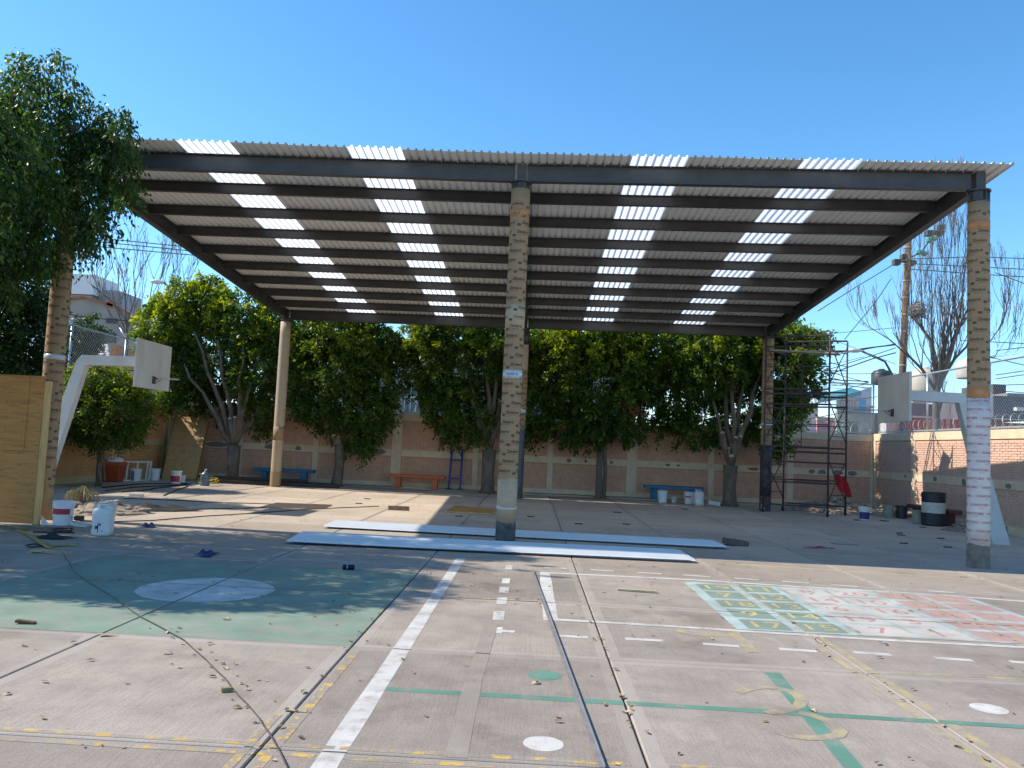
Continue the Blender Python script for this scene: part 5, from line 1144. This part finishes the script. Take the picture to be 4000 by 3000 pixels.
# ------------------------------------------------------------------ rubble
def rock_mesh(seed):
    bm = bmesh.new(); bmesh.ops.create_icosphere(bm, subdivisions=1, radius=1.); rd = random.Random(seed)
    for v in bm.verts: v.co *= rd.uniform(.65, 1.15); v.co.z *= .7
    me = bpy.data.meshes.new('rubble_chunk'); bm.to_mesh(me); bm.free(); me.materials.append(RUB); return me
RM = [rock_mesh(k) for k in range(5)]
def mound(name, label, c, rx, ry, h, m, seed):
    rd = random.Random(seed); n, k = 28, 9; vs = [Vector(c)+Vector((0, 0, h))]; fs = []
    for j in range(1, k+1):
        for i in range(n):
            a = 2*math.pi*i/n; t = j/k; z = h*(1-t**1.4)*rd.uniform(.8, 1.15) if j < k else -.02; rr_ = t*rd.uniform(.92, 1.08); vs.append(Vector(c)+Vector((rx*rr_*math.cos(a), ry*rr_*math.sin(a), z)))
    for i in range(n): fs.append((0, 1+i, 1+(i+1) % n))
    for j in range(k-1):
        for i in range(n): fs.append((1+j*n+i, 1+(j+1)*n+i, 1+(j+1)*n+(i+1) % n, 1+j*n+(i+1) % n))
    o = MB().add(vs, fs).build(name, m, None, False, c); tag(o, label, 'rubble heap', kind=None); return o
def chunks(root, c, rx, ry, h, n, s0, s1, seed):
    rd = random.Random(seed); o0 = org(root)
    for k in range(n):
        a = rd.uniform(0, 6.28); t = math.sqrt(rd.random()); s = rd.uniform(s0, s1); p = Vector(c)+Vector((rx*t*math.cos(a), ry*t*math.sin(a), h*(1-t**1.4)+s*.2))
        o = link('rubble_chunk', rd.choice(RM), root, p-o0, rd.uniform(0, 6.28)); o.scale = (s*rd.uniform(.8, 1.6), s, s*.8); o.rotation_euler.x = rd.uniform(-.5, .5)
c1 = gp(320, 1996); c1.x += .35
r1 = mound('rubble_heap', 'heap of broken concrete and dry stalks behind the left buckets', c1, 1.0, .9, .20, SOIL, 1); chunks(r1, c1, .95, .8, .18, 46, .04, .15, 2)
st = MB(); c2 = gp(318, 1975, .1)
for k in range(150):
    a = random.uniform(0, 6.28); r = random.uniform(0, .20); p = c2+Vector((r*math.cos(a), r*math.sin(a), random.uniform(.26, .42)-r*.4)); e_ = c2+Vector((r*1.7*math.cos(a), r*1.7*math.sin(a), random.uniform(-.1, .15))); st.tube([p, p.lerp(e_, .5)+Vector((.06*math.cos(a), .06*math.sin(a), .05)), e_], .007, 3, False)
tag(st.build('dry_plant', STRAW, None, loc=c2), 'uprooted dry straw coloured plant on top of the left rubble heap', 'plant')
c3 = py(3255, 1985, 26.6); c3.z = 0; r2 = mound('rubble_heap', 'pale sunlit soil mound with debris behind the scaffold', c3+Vector((.3, 0, 0)), 1.9, 1.0, .42, SOIL, 3); chunks(r2, c3+Vector((.3, 0, 0)), 1.9, 1.0, .40, 70, .04, .16, 4)
c4 = py(3440, 1995, 26.2); c4.z = 0; r3 = mound('rubble_heap', 'darker rubble heap in the right wall corner behind the cement bucket', c4, 1.2, .9, .34, SOIL, 5); chunks(r3, c4, 1.2, .9, .32, 40, .05, .15, 6)
c5 = gp(100, 2064); r4 = mound('debris_strip', 'low strip of dirt and dry leaves at the foot of the plywood panel', c5+Vector((-.2, -.1, 0)), 1.0, .25, .05, mat('leafy_dirt', (.17, .135, .085), .95, .5, 14, .5), 7); r4['category'] = 'debris'
c6 = gp(3760, 2075); r5 = mound('debris_heap', 'small heap of scrap left of the white wrapped column', c6, .55, .4, .16, mat('scrap_dirt', (.20, .16, .115), .95, .5, 12, .5), 8); chunks(r5, c6, .5, .35, .16, 22, .04, .12, 9); r5['category'] = 'debris'
# cone of white powder and dark scrap by the left bucket
bit('paper_wedge', 'white folded paper wedge spilling from the foot of the red banded bucket', 'paper', (300, 2053), .55, .22, .05, PAPER, -.15, .12)
cable('lamp_cord', 'small black looped cord standing right of the red banded bucket', [gp(290, 2022, .02), gp(288, 2022, .14), gp(296, 2022, .20), gp(306, 2023, .18), gp(308, 2024, .06), gp(300, 2026, .02)], .010)
bit('grey_block', 'small grey concrete block behind the red banded bucket', 'block', (308, 2035), .13, .12, .08, mat('dark_block', (.06, .06, .065), .9, .3, 9), .1)

# ------------------------------------------------------------------ buildings behind, left
def boxb(mb, x0, x1, y0, y1, z0, z1): mb.box(((x0+x1)/2, (y0+y1)/2, (z0+z1)/2), (x1-x0, y1-y0, z1-z0)); return mb
YB = 46.
def bxp(x0, x1, ytop, ybot, Yd, depth, nm, m, parent):
    a, b = py(x0, ytop, Yd), py(x1, ybot, Yd); return boxb(MB(), a.x, b.x, Yd, Yd+depth, min(a.z, b.z), max(a.z, b.z)).build(nm, m, parent)
GREYB = mat('grey_block_render', (.27, .255, .235), .9, .14, .8, .15)
gb = thing('grey_building', 'unpainted grey rendered building with tanks on its roof at left', 'building', (-28, YB, 0))
mb = MB(); A_ = [py(150, 1185, YB), py(330, 1165, YB), py(470, 1205, YB), py(560, 1262, YB), py(590, 1300, YB)]
vs = [Vector((q_.x, YB, q_.z)) for q_ in A_] + [Vector((A_[-1].x, YB, 0)), Vector((A_[0].x, YB, 0))]; vs2 = [v+Vector((-1, 12, 0)) for v in vs]; n = len(vs)
mb.add(vs+vs2, [tuple(range(n))[::-1], tuple(range(n, 2*n))] + [(i, (i+1) % n, (i+1) % n+n, i+n) for i in range(n)]); mb.build('wall', GREYB, gb)
mb = MB()
for a, b in zip(A_[:-1], A_[1:]): mb.bar(a+Vector((0, -.05, .05)), b+Vector((0, -.05, .05)), .3, .14)
mb.build('roof_edge', mat('reddish_parapet', (.26, .13, .09), .9, .2, 3), gb)
for x, y, w_, h_ in ((435, 1253, 40, 20), (420, 1320, 60, 40), (500, 1265, 20, 14)):
    bxp(x-w_/2, x+w_/2, y-h_/2, y+h_/2, YB-.08, .06, 'window', mat('dark_opening', (.03, .03, .035), .4, .2, 5), gb)
wt = thing('water_tank', 'white square water tank high on the grey building beside the left column', 'water tank', py(320, 1165, YB+3)); bxp(255, 362, 1068, 1150, YB+2, 3, 'tank_body', mat('white_tank_paint', (.62, .63, .64), .7, .06, 2), wt); bxp(250, 356, 1150, 1172, YB+2.2, 2.6, 'tank_base', GREYB, wt)
wt = thing('roof_room', 'small grey roof room right of the white tank', 'roof room', py(420, 1210, YB+4)); bxp(392, 458, 1132, 1215, YB+3, 3, 'room_wall', mat('lilac_grey_render', (.34, .33, .35), .9, .1, 2), wt); bxp(385, 400, 1150, 1215, YB+2.9, 2.4, 'side_wall', GREYB, wt)
bit_ = bxp(418, 440, 1174, 1198, YB-.2, .4, 'red_box', mat('red_brick_bits', (.38, .09, .05), .9, .3, 9), None); tag(bit_, 'small reddish crate on the edge of the grey building roof', 'crate')
hh = thing('tiled_house', 'low house with pale tiled roof and orange gable behind the left fence', 'house', py(350, 1450, 40.))
r0a, r0b, r1a, r1b = py(230, 1435, 38.), py(432, 1428, 38.), py(262, 1342, 41.), py(420, 1350, 41.)
mb = MB(); mb.add([r0a, r0b, r1b, r1a], [(0, 1, 2, 3)]); mb.build('roof', mat('roof_underlay', (.20, .17, .15), .9, .2, 5), hh)
tm = MB(); rows_ = 9; cols = 26
for j in range(rows_):
    for i in range(cols):
        a = r0a.lerp(r0b, (i+.5)/cols); b = r1a.lerp(r1b, (i+.5)/cols); p = a.lerp(b, (j+.08)/rows_)+Vector((0, 0, .05)); q_ = a.lerp(b, (j+.85)/rows_)+Vector((0, 0, .03)); tm.tube([p, q_], .062, 6)
tm.build('roof_tiles', mat('pale_tiles', (.58, .55, .53), .7, .25, 4), hh)['kind'] = 'stuff'
mb = MB(); pts = [py(424, 1428, 37.9), py(450, 1430, 37.9), py(455, 1348, 38.), py(437, 1348, 38.)]; mb.add(pts+[p+Vector((0, 3, 0)) for p in pts], [(0, 1, 2, 3), (1, 5, 6, 2), (2, 6, 7, 3), (0, 3, 7, 4)]); mb.build('gable', mat('orange_gable', (.52, .15, .02), .8, .1, 3), hh)
bxp(225, 452, 1436, 1462, 37.8, .3, 'fascia', mat('orange_gable', (.52, .15, .02)), hh); bxp(228, 450, 1462, 1700, 38., 3, 'wall', mat('cream_house', (.45, .40, .32), .9, .1, 2), hh)
bxp(450, 476, 1375, 1440, 39., 2, 'chimney_block', GREYB, hh)
ct = thing('antenna_mast', 'grey antenna mast with panels behind the left column', 'antenna', py(330, 1080, 60.)); ct.location.z = 0
b0 = py(325, 1200, 60.); b0.z = 0; t0 = py(322, 890, 60.); mb = MB(); mb.tube([b0, t0], .14, 6); mb.build('mast', GALV, ct)
for x, y, hh_ in ((318, 950, 90), (338, 975, 80), (348, 960, 70), (330, 930, 60), (312, 985, 60)):
    a, b = py(x, y-hh_/2, 59.6), py(x, y+hh_/2, 59.6); mb = MB(); mb.bar(a, b, .22, .18); mb.build('panel_antenna', mat('antenna_grey', (.42, .43, .46), .5, .1, 3), ct); mb = MB(); mb.tube([a.lerp(b, .5), t0.lerp(b0, .16)], .05, 4); mb.build('bracket', BLACK, ct)
def lamp(label, head_px, elbow_px, foot_px, Yd, flip):
    a, b, f_ = py(*head_px, Yd), py(*elbow_px, Yd), py(*foot_px, Yd); f_.z = 0; l = thing('street_lamp', label, 'street lamp', f_)
    mb = MB(); mb.tube([f_, b+(f_-b)*.1, b.lerp(a, .35)+Vector((0, 0, .12)), a], [.08, .06, .05, .045], 8); mb.build('pole', mat('lamp_pole_grey', (.10, .10, .105), .5, .2, 4), l, True)
    d = (a-b); d.z = 0; d.normalize(); mb = MB(); prof = [(-.1, .03), (0, .07), (.18, .17), (.42, .19), (.58, .13), (.63, .03)]; vs = []; nn = 10; sd_ = Vector((-d.y, d.x, 0))
    for x, r in prof:
        for k in range(nn):
            t = 2*math.pi*k/nn; vs.append(a+d*x+sd_*(r*math.cos(t))+Vector((0, 0, r*.55*math.sin(t)+.03)))
    fs = [(j*nn+i, j*nn+(i+1) % nn, (j+1)*nn+(i+1) % nn, (j+1)*nn+i) for j in range(len(prof)-1) for i in range(nn)]; mb.add(vs, fs).build('lamp_head', mat('lamp_head_white', (.55, .56, .56), .5, .1, 4), l, True); return l
lamp('street lamp head peeking over the bright ficus on the left', (641, 1104), (672, 1150), (690, 1800), 36., 1)
lamp('street lamp on a long arm in front of the utility pole at right', (3368, 1373), (3505, 1450), (3508, 1800), 36.5, 1)

# classroom behind the trees
cb = thing('classroom_block', 'pale building with barred greenish windows hidden behind the back trees', 'building', (-4, 39, 0))
xa, xc = py(1090, 1500, 39.).x, py(2480, 1500, 39.).x
boxb(MB(), xa, xc, 39., 47., 0, 6.2).build('wall', mat('pale_green_render', (.36, .37, .33), .85, .1, 1.5), cb)
boxb(MB(), xa-.4, xc+.4, 38.5, 47.4, 6.2, 6.55).build('roof', mat('brown_roof_edge', (.30, .14, .07), .8, .15, 3), cb)
for x0, x1, y0, y1 in ((1155, 1250, 1470, 1600), (1290, 1390, 1475, 1605), (1585, 1690, 1490, 1615), (1740, 1850, 1500, 1620), (2050, 2160, 1510, 1630), (2200, 2300, 1515, 1635)):
    wn = bxp(x0, x1, y0, y1, 38.93, .08, 'window', mat('teal_glass', (.07, .17, .17), .15, .2, 2), cb); a, b = py(x0, y0, 38.88), py(x1, y1, 38.88); mb = MB()
    for k in range(6): xx = a.x+(b.x-a.x)*k/5; mb.bar((xx, 38.88, min(a.z, b.z)), (xx, 38.88, max(a.z, b.z)), .05, .04)
    for zz in (a.z, b.z, (a.z+b.z)/2): mb.bar((a.x, 38.87, zz), (b.x, 38.87, zz), .04, .07)
    mb.build('bars', mat('white_bars', (.6, .6, .58), .5, .05, 4), wn)

# ------------------------------------------------------------------ houses behind, right
YH = 48.
pk = thing('white_house', 'white house with small wall slots and a pink lower part behind the scaffold', 'house', py(3180, 1680, YH))
mb = MB(); pts = [py(3030, 1612, YH), py(3110, 1604, YH), py(3195, 1590, YH), py(3195, 1720, YH), py(3030, 1720, YH)]; mb.add(pts+[p+Vector((0, 4, 0)) for p in pts], [(4, 3, 2, 1, 0), (0, 1, 6, 5), (1, 2, 7, 6), (2, 3, 8, 7)]); mb.build('wall', mat('white_house_paint', (.70, .64, .66), .8, .06, 2), pk)
for k in range(5): bxp(3114+k*14.8, 3118+k*14.8, 1613-k*2, 1623-k*2, YH-.05, .06, 'slot', mat('slot_dark', (.10, .09, .10), .8), pk)
bxp(3192, 3275, 1642, 1720, YH-.3, 3, 'pink_wall', mat('pink_house_paint', (.62, .28, .30), .8, .1, 2), pk); bxp(3192, 3262, 1628, 1644, YH-.35, .5, 'lattice', mat('cream_lattice', (.55, .50, .38), .8, .35, 18), pk)
bxp(3128, 3160, 1530, 1600, YH+5, .3, 'roof_post', mat('white_post', (.6, .6, .6), .6), pk); bxp(3182, 3190, 1545, 1600, YH-.1, .3, 'roof_post', mat('white_post', (.6, .6, .6)), pk)
bxp(3150, 3300, 1530, 1545, YH+1, 5, 'porch_roof', mat('grey_porch_roof', (.16, .18, .20), .7, .2, 3), pk)
bh = thing('blue_house', 'small turquoise house with a sloping teal awning beyond the back wall corner', 'house', py(3330, 1680, 44.))
pts = [py(3268, 1570, 44.), py(3365, 1525, 44.), py(3405, 1510, 44.), py(3405, 1720, 44.), py(3268, 1720, 44.)]; mb = MB(); mb.add(pts+[p+Vector((0, 5, 0)) for p in pts], [(4, 3, 2, 1, 0), (0, 1, 6, 5), (1, 2, 7, 6), (2, 3, 8, 7)]); mb.build('wall', mat('pale_blue_house', (.42, .50, .54), .8, .1, 2), bh)
pts = [py(3195, 1562, 43.), py(3365, 1528, 43.), py(3365, 1545, 43.), py(3195, 1575, 43.)]; mb = MB(); mb.add(pts+[p+Vector((0, 1.5, .3)) for p in pts], [(3, 2, 1, 0), (0, 1, 5, 4), (4, 5, 6, 7), (1, 2, 6, 5)]); mb.build('awning', mat('teal_awning', (.02, .17, .21), .6, .2, 3), bh)
bxp(3348, 3382, 1558, 1606, 43.9, .2, 'blue_panel', mat('bright_blue_paint', (.01, .30, .52), .6, .1, 3), bh)
wn = bxp(3270, 3352, 1562, 1600, 43.92, .1, 'window', mat('dim_glass', (.07, .08, .07), .2, .5, 3), bh)
mb = MB()
for k in range(14): a = py(3274+k*6, 1566, 43.85); b = py(3274+k*6, 1598, 43.85); mb.bar(a, b, .035, .035)
mb.build('grille', mat('white_bars', (.6, .6, .58)), wn)
gw = bxp(3272, 3432, 1606, 1730, 40., .3, 'block_wall', mat('grey_blockwork', (.23, .22, .20), .95, .18, 4, .3), None); tag(gw, 'rough grey block wall behind the back right corner fence', 'wall')
gt = thing('green_tank', 'dark green rectangular tank beside the grey block wall', 'tank', py(3328, 1690, 38.)); bxp(3302, 3352, 1650, 1730, 38., 1., 'tank_body', mat('dark_green_plastic', (.008, .045, .028), .45, .2, 4), gt); bxp(3299, 3354, 1645, 1652, 37.95, 1.1, 'tank_lid', mat('green_lid', (.012, .06, .04), .4, .2, 4), gt)
def tinaco(label, px, pyb, Yd, r, h, m):
    c = py(px, pyb, Yd); t = thing('rooftop_tank', label, 'water tank', c); mb = MB(); mb.lathe(c, [(r*.95, 0), (r, h*.1), (r, h*.68), (r*.75, h*.88), (r*.32, h*.93), (r*.32, h), (.01, h)], 18); mb.build('tank_body', m, t, True); return t
tinaco('black rooftop water tank just left of the right backboard top', 3443, 1502, 52., .62, 1.0, mat('black_tank', (.035, .04, .045), .5, .2, 3))
tinaco('big beige rooftop water tank behind the leafless tree', 3610, 1530, 50., .8, 1.5, mat('beige_tank', (.55, .47, .36), .6, .1, 3)); tinaco('beige rooftop tank left of the right column', 3785, 1478, 52., .75, 1.3, mat('beige_tank2', (.52, .46, .38), .6, .1, 3))
rh = thing('red_house', 'red and white painted house front behind the right wall', 'house', (20, 42, 0))
bxp(3540, 3770, 1630, 1700, 41., 3, 'red_wall', mat('red_house_paint', (.50, .06, .025), .8, .12, 2), rh); bxp(3532, 3642, 1622, 1634, 40.8, 1, 'white_ledge', mat('white_ledge_paint', (.6, .55, .52), .8), rh)
bxp(3560, 3760, 1575, 1640, 44., 4, 'upper_wall', mat('slate_render', (.20, .20, .21), .9, .15, 2), rh); bxp(3515, 3560, 1640, 1700, 40.5, 2, 'side_block', mat('red_side_paint', (.48, .10, .05), .8, .12, 2), rh); bxp(3462, 3516, 1640, 1700, 41, 2, 'pale_side', mat('pale_render', (.55, .52, .48), .8, .1, 2), rh)
bxp(3565, 3640, 1480, 1575, 51., 3, 'tank_room', mat('cream_room', (.55, .48, .40), .9, .1, 2), rh)
dh = thing('dark_roof_house', 'house with dark grey roof behind the fence right of the right column', 'house', (24, 40, 0))
bxp(3880, 4120, 1545, 1640, 38., 5, 'grey_wall', mat('dark_slate_render', (.13, .135, .15), .85, .15, 2), dh); bxp(3870, 4150, 1632, 1648, 37.6, 1, 'white_ledge', mat('white_ledge_paint', (.6, .55, .52)), dh); bxp(3870, 4150, 1648, 1720, 37.8, 1, 'maroon_wall', mat('maroon_house_paint', (.22, .03, .03), .8, .15, 2), dh)
bxp(3880, 3930, 1500, 1548, 41., 3, 'roof_block', mat('dark_roof_block', (.09, .085, .08), .9, .3, 3), dh); bxp(3935, 4010, 1535, 1552, 39., 3, 'corrugated_sheet', mat('rusty_sheet', (.28, .22, .2), .8, .3, 3), dh); bxp(3972, 4010, 1590, 1605, 37.7, .5, 'white_box', mat('white_box_paint', (.6, .6, .6), .6), dh)
# utility pole with equipment
up_ = thing('utility_pole', 'brown banded utility pole behind the leafless tree carrying many wires', 'utility pole', py(3505, 1700, 35.))
ft = py(3505, 1700, 35.); ft.z = 0; tp = py(3548, 940, 35.); mb = MB(); mb.tube([ft, ft.lerp(tp, .5), tp], [.17, .15, .13], 12); pole = mb.build('pole', mat('banded_pole', (.13, .08, .05), .85, .5, 5, .3, stretch=(1, 1, 3)), up_, True)
for t in np.linspace(.45, .97, 9):
    c = ft.lerp(tp, t); mb = MB(); mb.tube([c, c+Vector((.003, 0, .05))], .168, 12); mb.build('band', mat('pole_band', (.40, .36, .30), .7, .2, 9), up_)
for x, y, wd_, h_ in ((3507, 1022, 24, 22), (3565, 1025, 20, 20), (3535, 1000, 18, 18)): 
    o = bxp(x-wd_/2, x+wd_/2, y-h_/2, y+h_/2, 34.6, .3, 'junction_box', mat('dark_equipment', (.07, .06, .055), .6, .3, 5), up_)
mb = MB(); mb.bar(py(3500, 1020, 34.9), py(3580, 1024, 34.9), .09, .10); mb.build('crossarm', WOODO, up_)
tr_ = thing('hanging_transformer', 'dark device with green insulators hanging in the sky beside the roof edge', 'equipment', py(3655, 905, 36.))
bxp(3625, 3685, 898, 918, 36., .4, 'body', mat('dark_equipment', (.07, .06, .055)), tr_); bxp(3672, 3695, 876, 892, 36., .3, 'lamp_body', mat('dark_equipment', (.07, .06, .055)), tr_); mb = MB(); mb.tube([py(3692, 880, 36.), py(3694, 905, 36.), py(3683, 918, 36.)], .03, 5); mb.build('bracket', GALV, tr_)
for x, y in ((3630, 938), (3650, 930), (3590, 985), (3610, 990)): mb = MB(); c = py(x, y, 36.); mb.lathe(c, [(.02, -.14), (.14, -.06), (.16, .05), (.02, .14)], 10); mb.build('insulator', mat('green_insulator', (.10, .34, .28), .3, .2, 5), tr_)
mb = MB(); mb.tube([py(3640, 925, 36.2), py(3600, 985, 36.2), py(3548, 1010, 35.2)], .03, 5); mb.build('support_arm', BLACK, tr_)
# overhead wires
GW = 'overhead wires behind the scaffold and right wall'
def wire(px, Ya, Yb, r=.018, label='thin black overhead wire behind the right fence', group=GW):
    n = len(px); pts = [py(x, y, Ya+(Yb-Ya)*i/(n-1)) for i, (x, y) in enumerate(px)]; out = []
    for a, b in zip(pts[:-1], pts[1:]):
        for k in range(6): out.append(a.lerp(b, k/6))
    out.append(pts[-1]); tag(MB().tube(out, r, 4, False).build('overhead_wire', CABLE, None, loc=pts[0]), label, 'wire', group)
S1 = lambda pts: [(3000+x/3.686, 1250+y/3.686) for x, y in pts]
for p, r in ((S1([(620, 530), (780, 500), (1100, 450), (1500, 395), (1843, 355)]), .035), (S1([(620, 545), (1090, 480), (1843, 340)]), .018), (S1([(750, 845), (1100, 700), (1500, 560), (1843, 470)]), .032), (S1([(760, 750), (1100, 640), (1600, 480), (1843, 400)]), .022),
             (S1([(500, 840), (760, 850), (1100, 870), (1450, 885)]), .03), (S1([(600, 800), (1100, 930), (1450, 990)]), .018), (S1([(780, 700), (1100, 815), (1450, 905)]), .02), (S1([(760, 905), (1100, 950), (1450, 975)]), .016), (S1([(780, 960), (1100, 930), (1450, 905)]), .016), (S1([(500, 780), (1100, 775), (1843, 770)]), .016),
             (S1([(560, 955), (1100, 990), (1450, 920)]), .014), (S1([(780, 205), (1300, 160), (1843, 110)]), .014), (S1([(860, 260), (1300, 420), (1843, 640)]), .014), (S1([(780, 1390), (1100, 1330), (1560, 1250)]), .022), (S1([(400, 1455), (780, 1390)]), .022), (S1([(780, 645), (1100, 600), (1380, 530)]), .014), (S1([(800, 1100), (1100, 1105), (1400, 1130), (1570, 1105)]), .02)):
    wire(p, 38., 36., r)
for p in ([(3520, 1013), (3800, 1003), (4060, 1012)], [(3560, 1030), (3890, 1046), (4060, 1055)], [(3560, 1052), (3890, 1075), (4060, 1085)], [(3888, 1065), (4060, 1130)], [(3760, 1330), (4060, 1345)], [(3890, 1370), (4060, 1350)], [(3890, 1480), (4060, 1455)], [(3890, 1505), (4060, 1500)], [(3890, 1525), (4060, 1540)], [(3890, 1465), (4060, 1440)], [(3780, 1375), (4060, 1440)]):
    wire(p, 35., 34., .02)
for p in ([(3195, 1215), (3330, 1130), (3495, 1030)], [(3300, 1325), (3420, 1180), (3480, 1090)]): wire(p, 33., 35., .02, ('longer' if p[0][0] == 3195 else 'shorter')+' slanting wire dropping from the utility pole past the roof edge', 'slanting wires at the roof edge')
for p in ([(330, 926), (388, 930), (735, 965), (900, 990)], [(330, 940), (390, 945), (745, 980), (900, 1000)], [(330, 958), (390, 964), (770, 998), (900, 1012)]): wire(p, 44., 44., .03, {926: 'highest', 940: 'middle', 958: 'lowest'}[p[0][1]]+' of three thin wires in the sky above the left leafless tree', 'three wires in the left sky')
wire([(260, 1225), (330, 1240), (535, 1256)], 36., 36., .03, 'pale sagging wire in front of the grey building', None); wire([(360, 1115), (430, 1170), (470, 1215)], 44., 44., .04, 'dark cable sloping down from the white tank', None)
# far skyline
mb = MB(); hills = [(-260, 300, 9), (-120, 320, 12), (0, 330, 13), (110, 320, 12), (260, 300, 10)]
for (xa, ya, h), (xb2, yb2, h2) in zip(hills[:-1], hills[1:]): mb.add([(xa, ya, -1), (xb2, yb2, -1), (xb2, yb2, h2), (xa, ya, h), (xa, ya+80, -1), (xb2, yb2+80, -1)], [(0, 1, 2, 3), (3, 2, 5, 4)])
tag(mb.build('far_hills', mat('hazy_hill', (.16, .18, .18), .95, .2, .03)), kind='structure')

# repeats carry the phrase of their group
GROUPS = {'bench': 'concrete benches along the walls', 'bucket': 'plastic buckets around the court', 'jerry_can': 'white jerry cans', 'basketball_hoop': 'two facing basketball hoops', 'plywood_sheet': 'loose plywood sheets',
          'black_cable': 'black cables lying on the court', 'street_lamp': 'street lamps beyond the walls', 'rooftop_tank': 'rooftop water tanks beyond the right wall', 'bare_tree': 'leafless trees beyond the walls', 'chain_link_fence': 'chain link fences on the walls',
          'rubble_heap': 'rubble heaps at the edges of the court', 'roof_sheet_stack': 'stacks of roof sheets on the court', 'blue_rag': 'blue rags on the court', 'plywood_offcut': 'plywood offcuts by the formwork panel', 'cardboard_scrap': 'cardboard scraps on the court'}
for o in bpy.data.objects:
    if o.parent is None and 'category' in o and 'group' not in o:
        nm = o.name.split('.')[0]
        if nm in GROUPS: o['group'] = GROUPS[nm]
        elif nm == 'ficus_tree': o['group'] = G_BACK if o.location.y < 30 else 'bushy trees beyond the back wall'
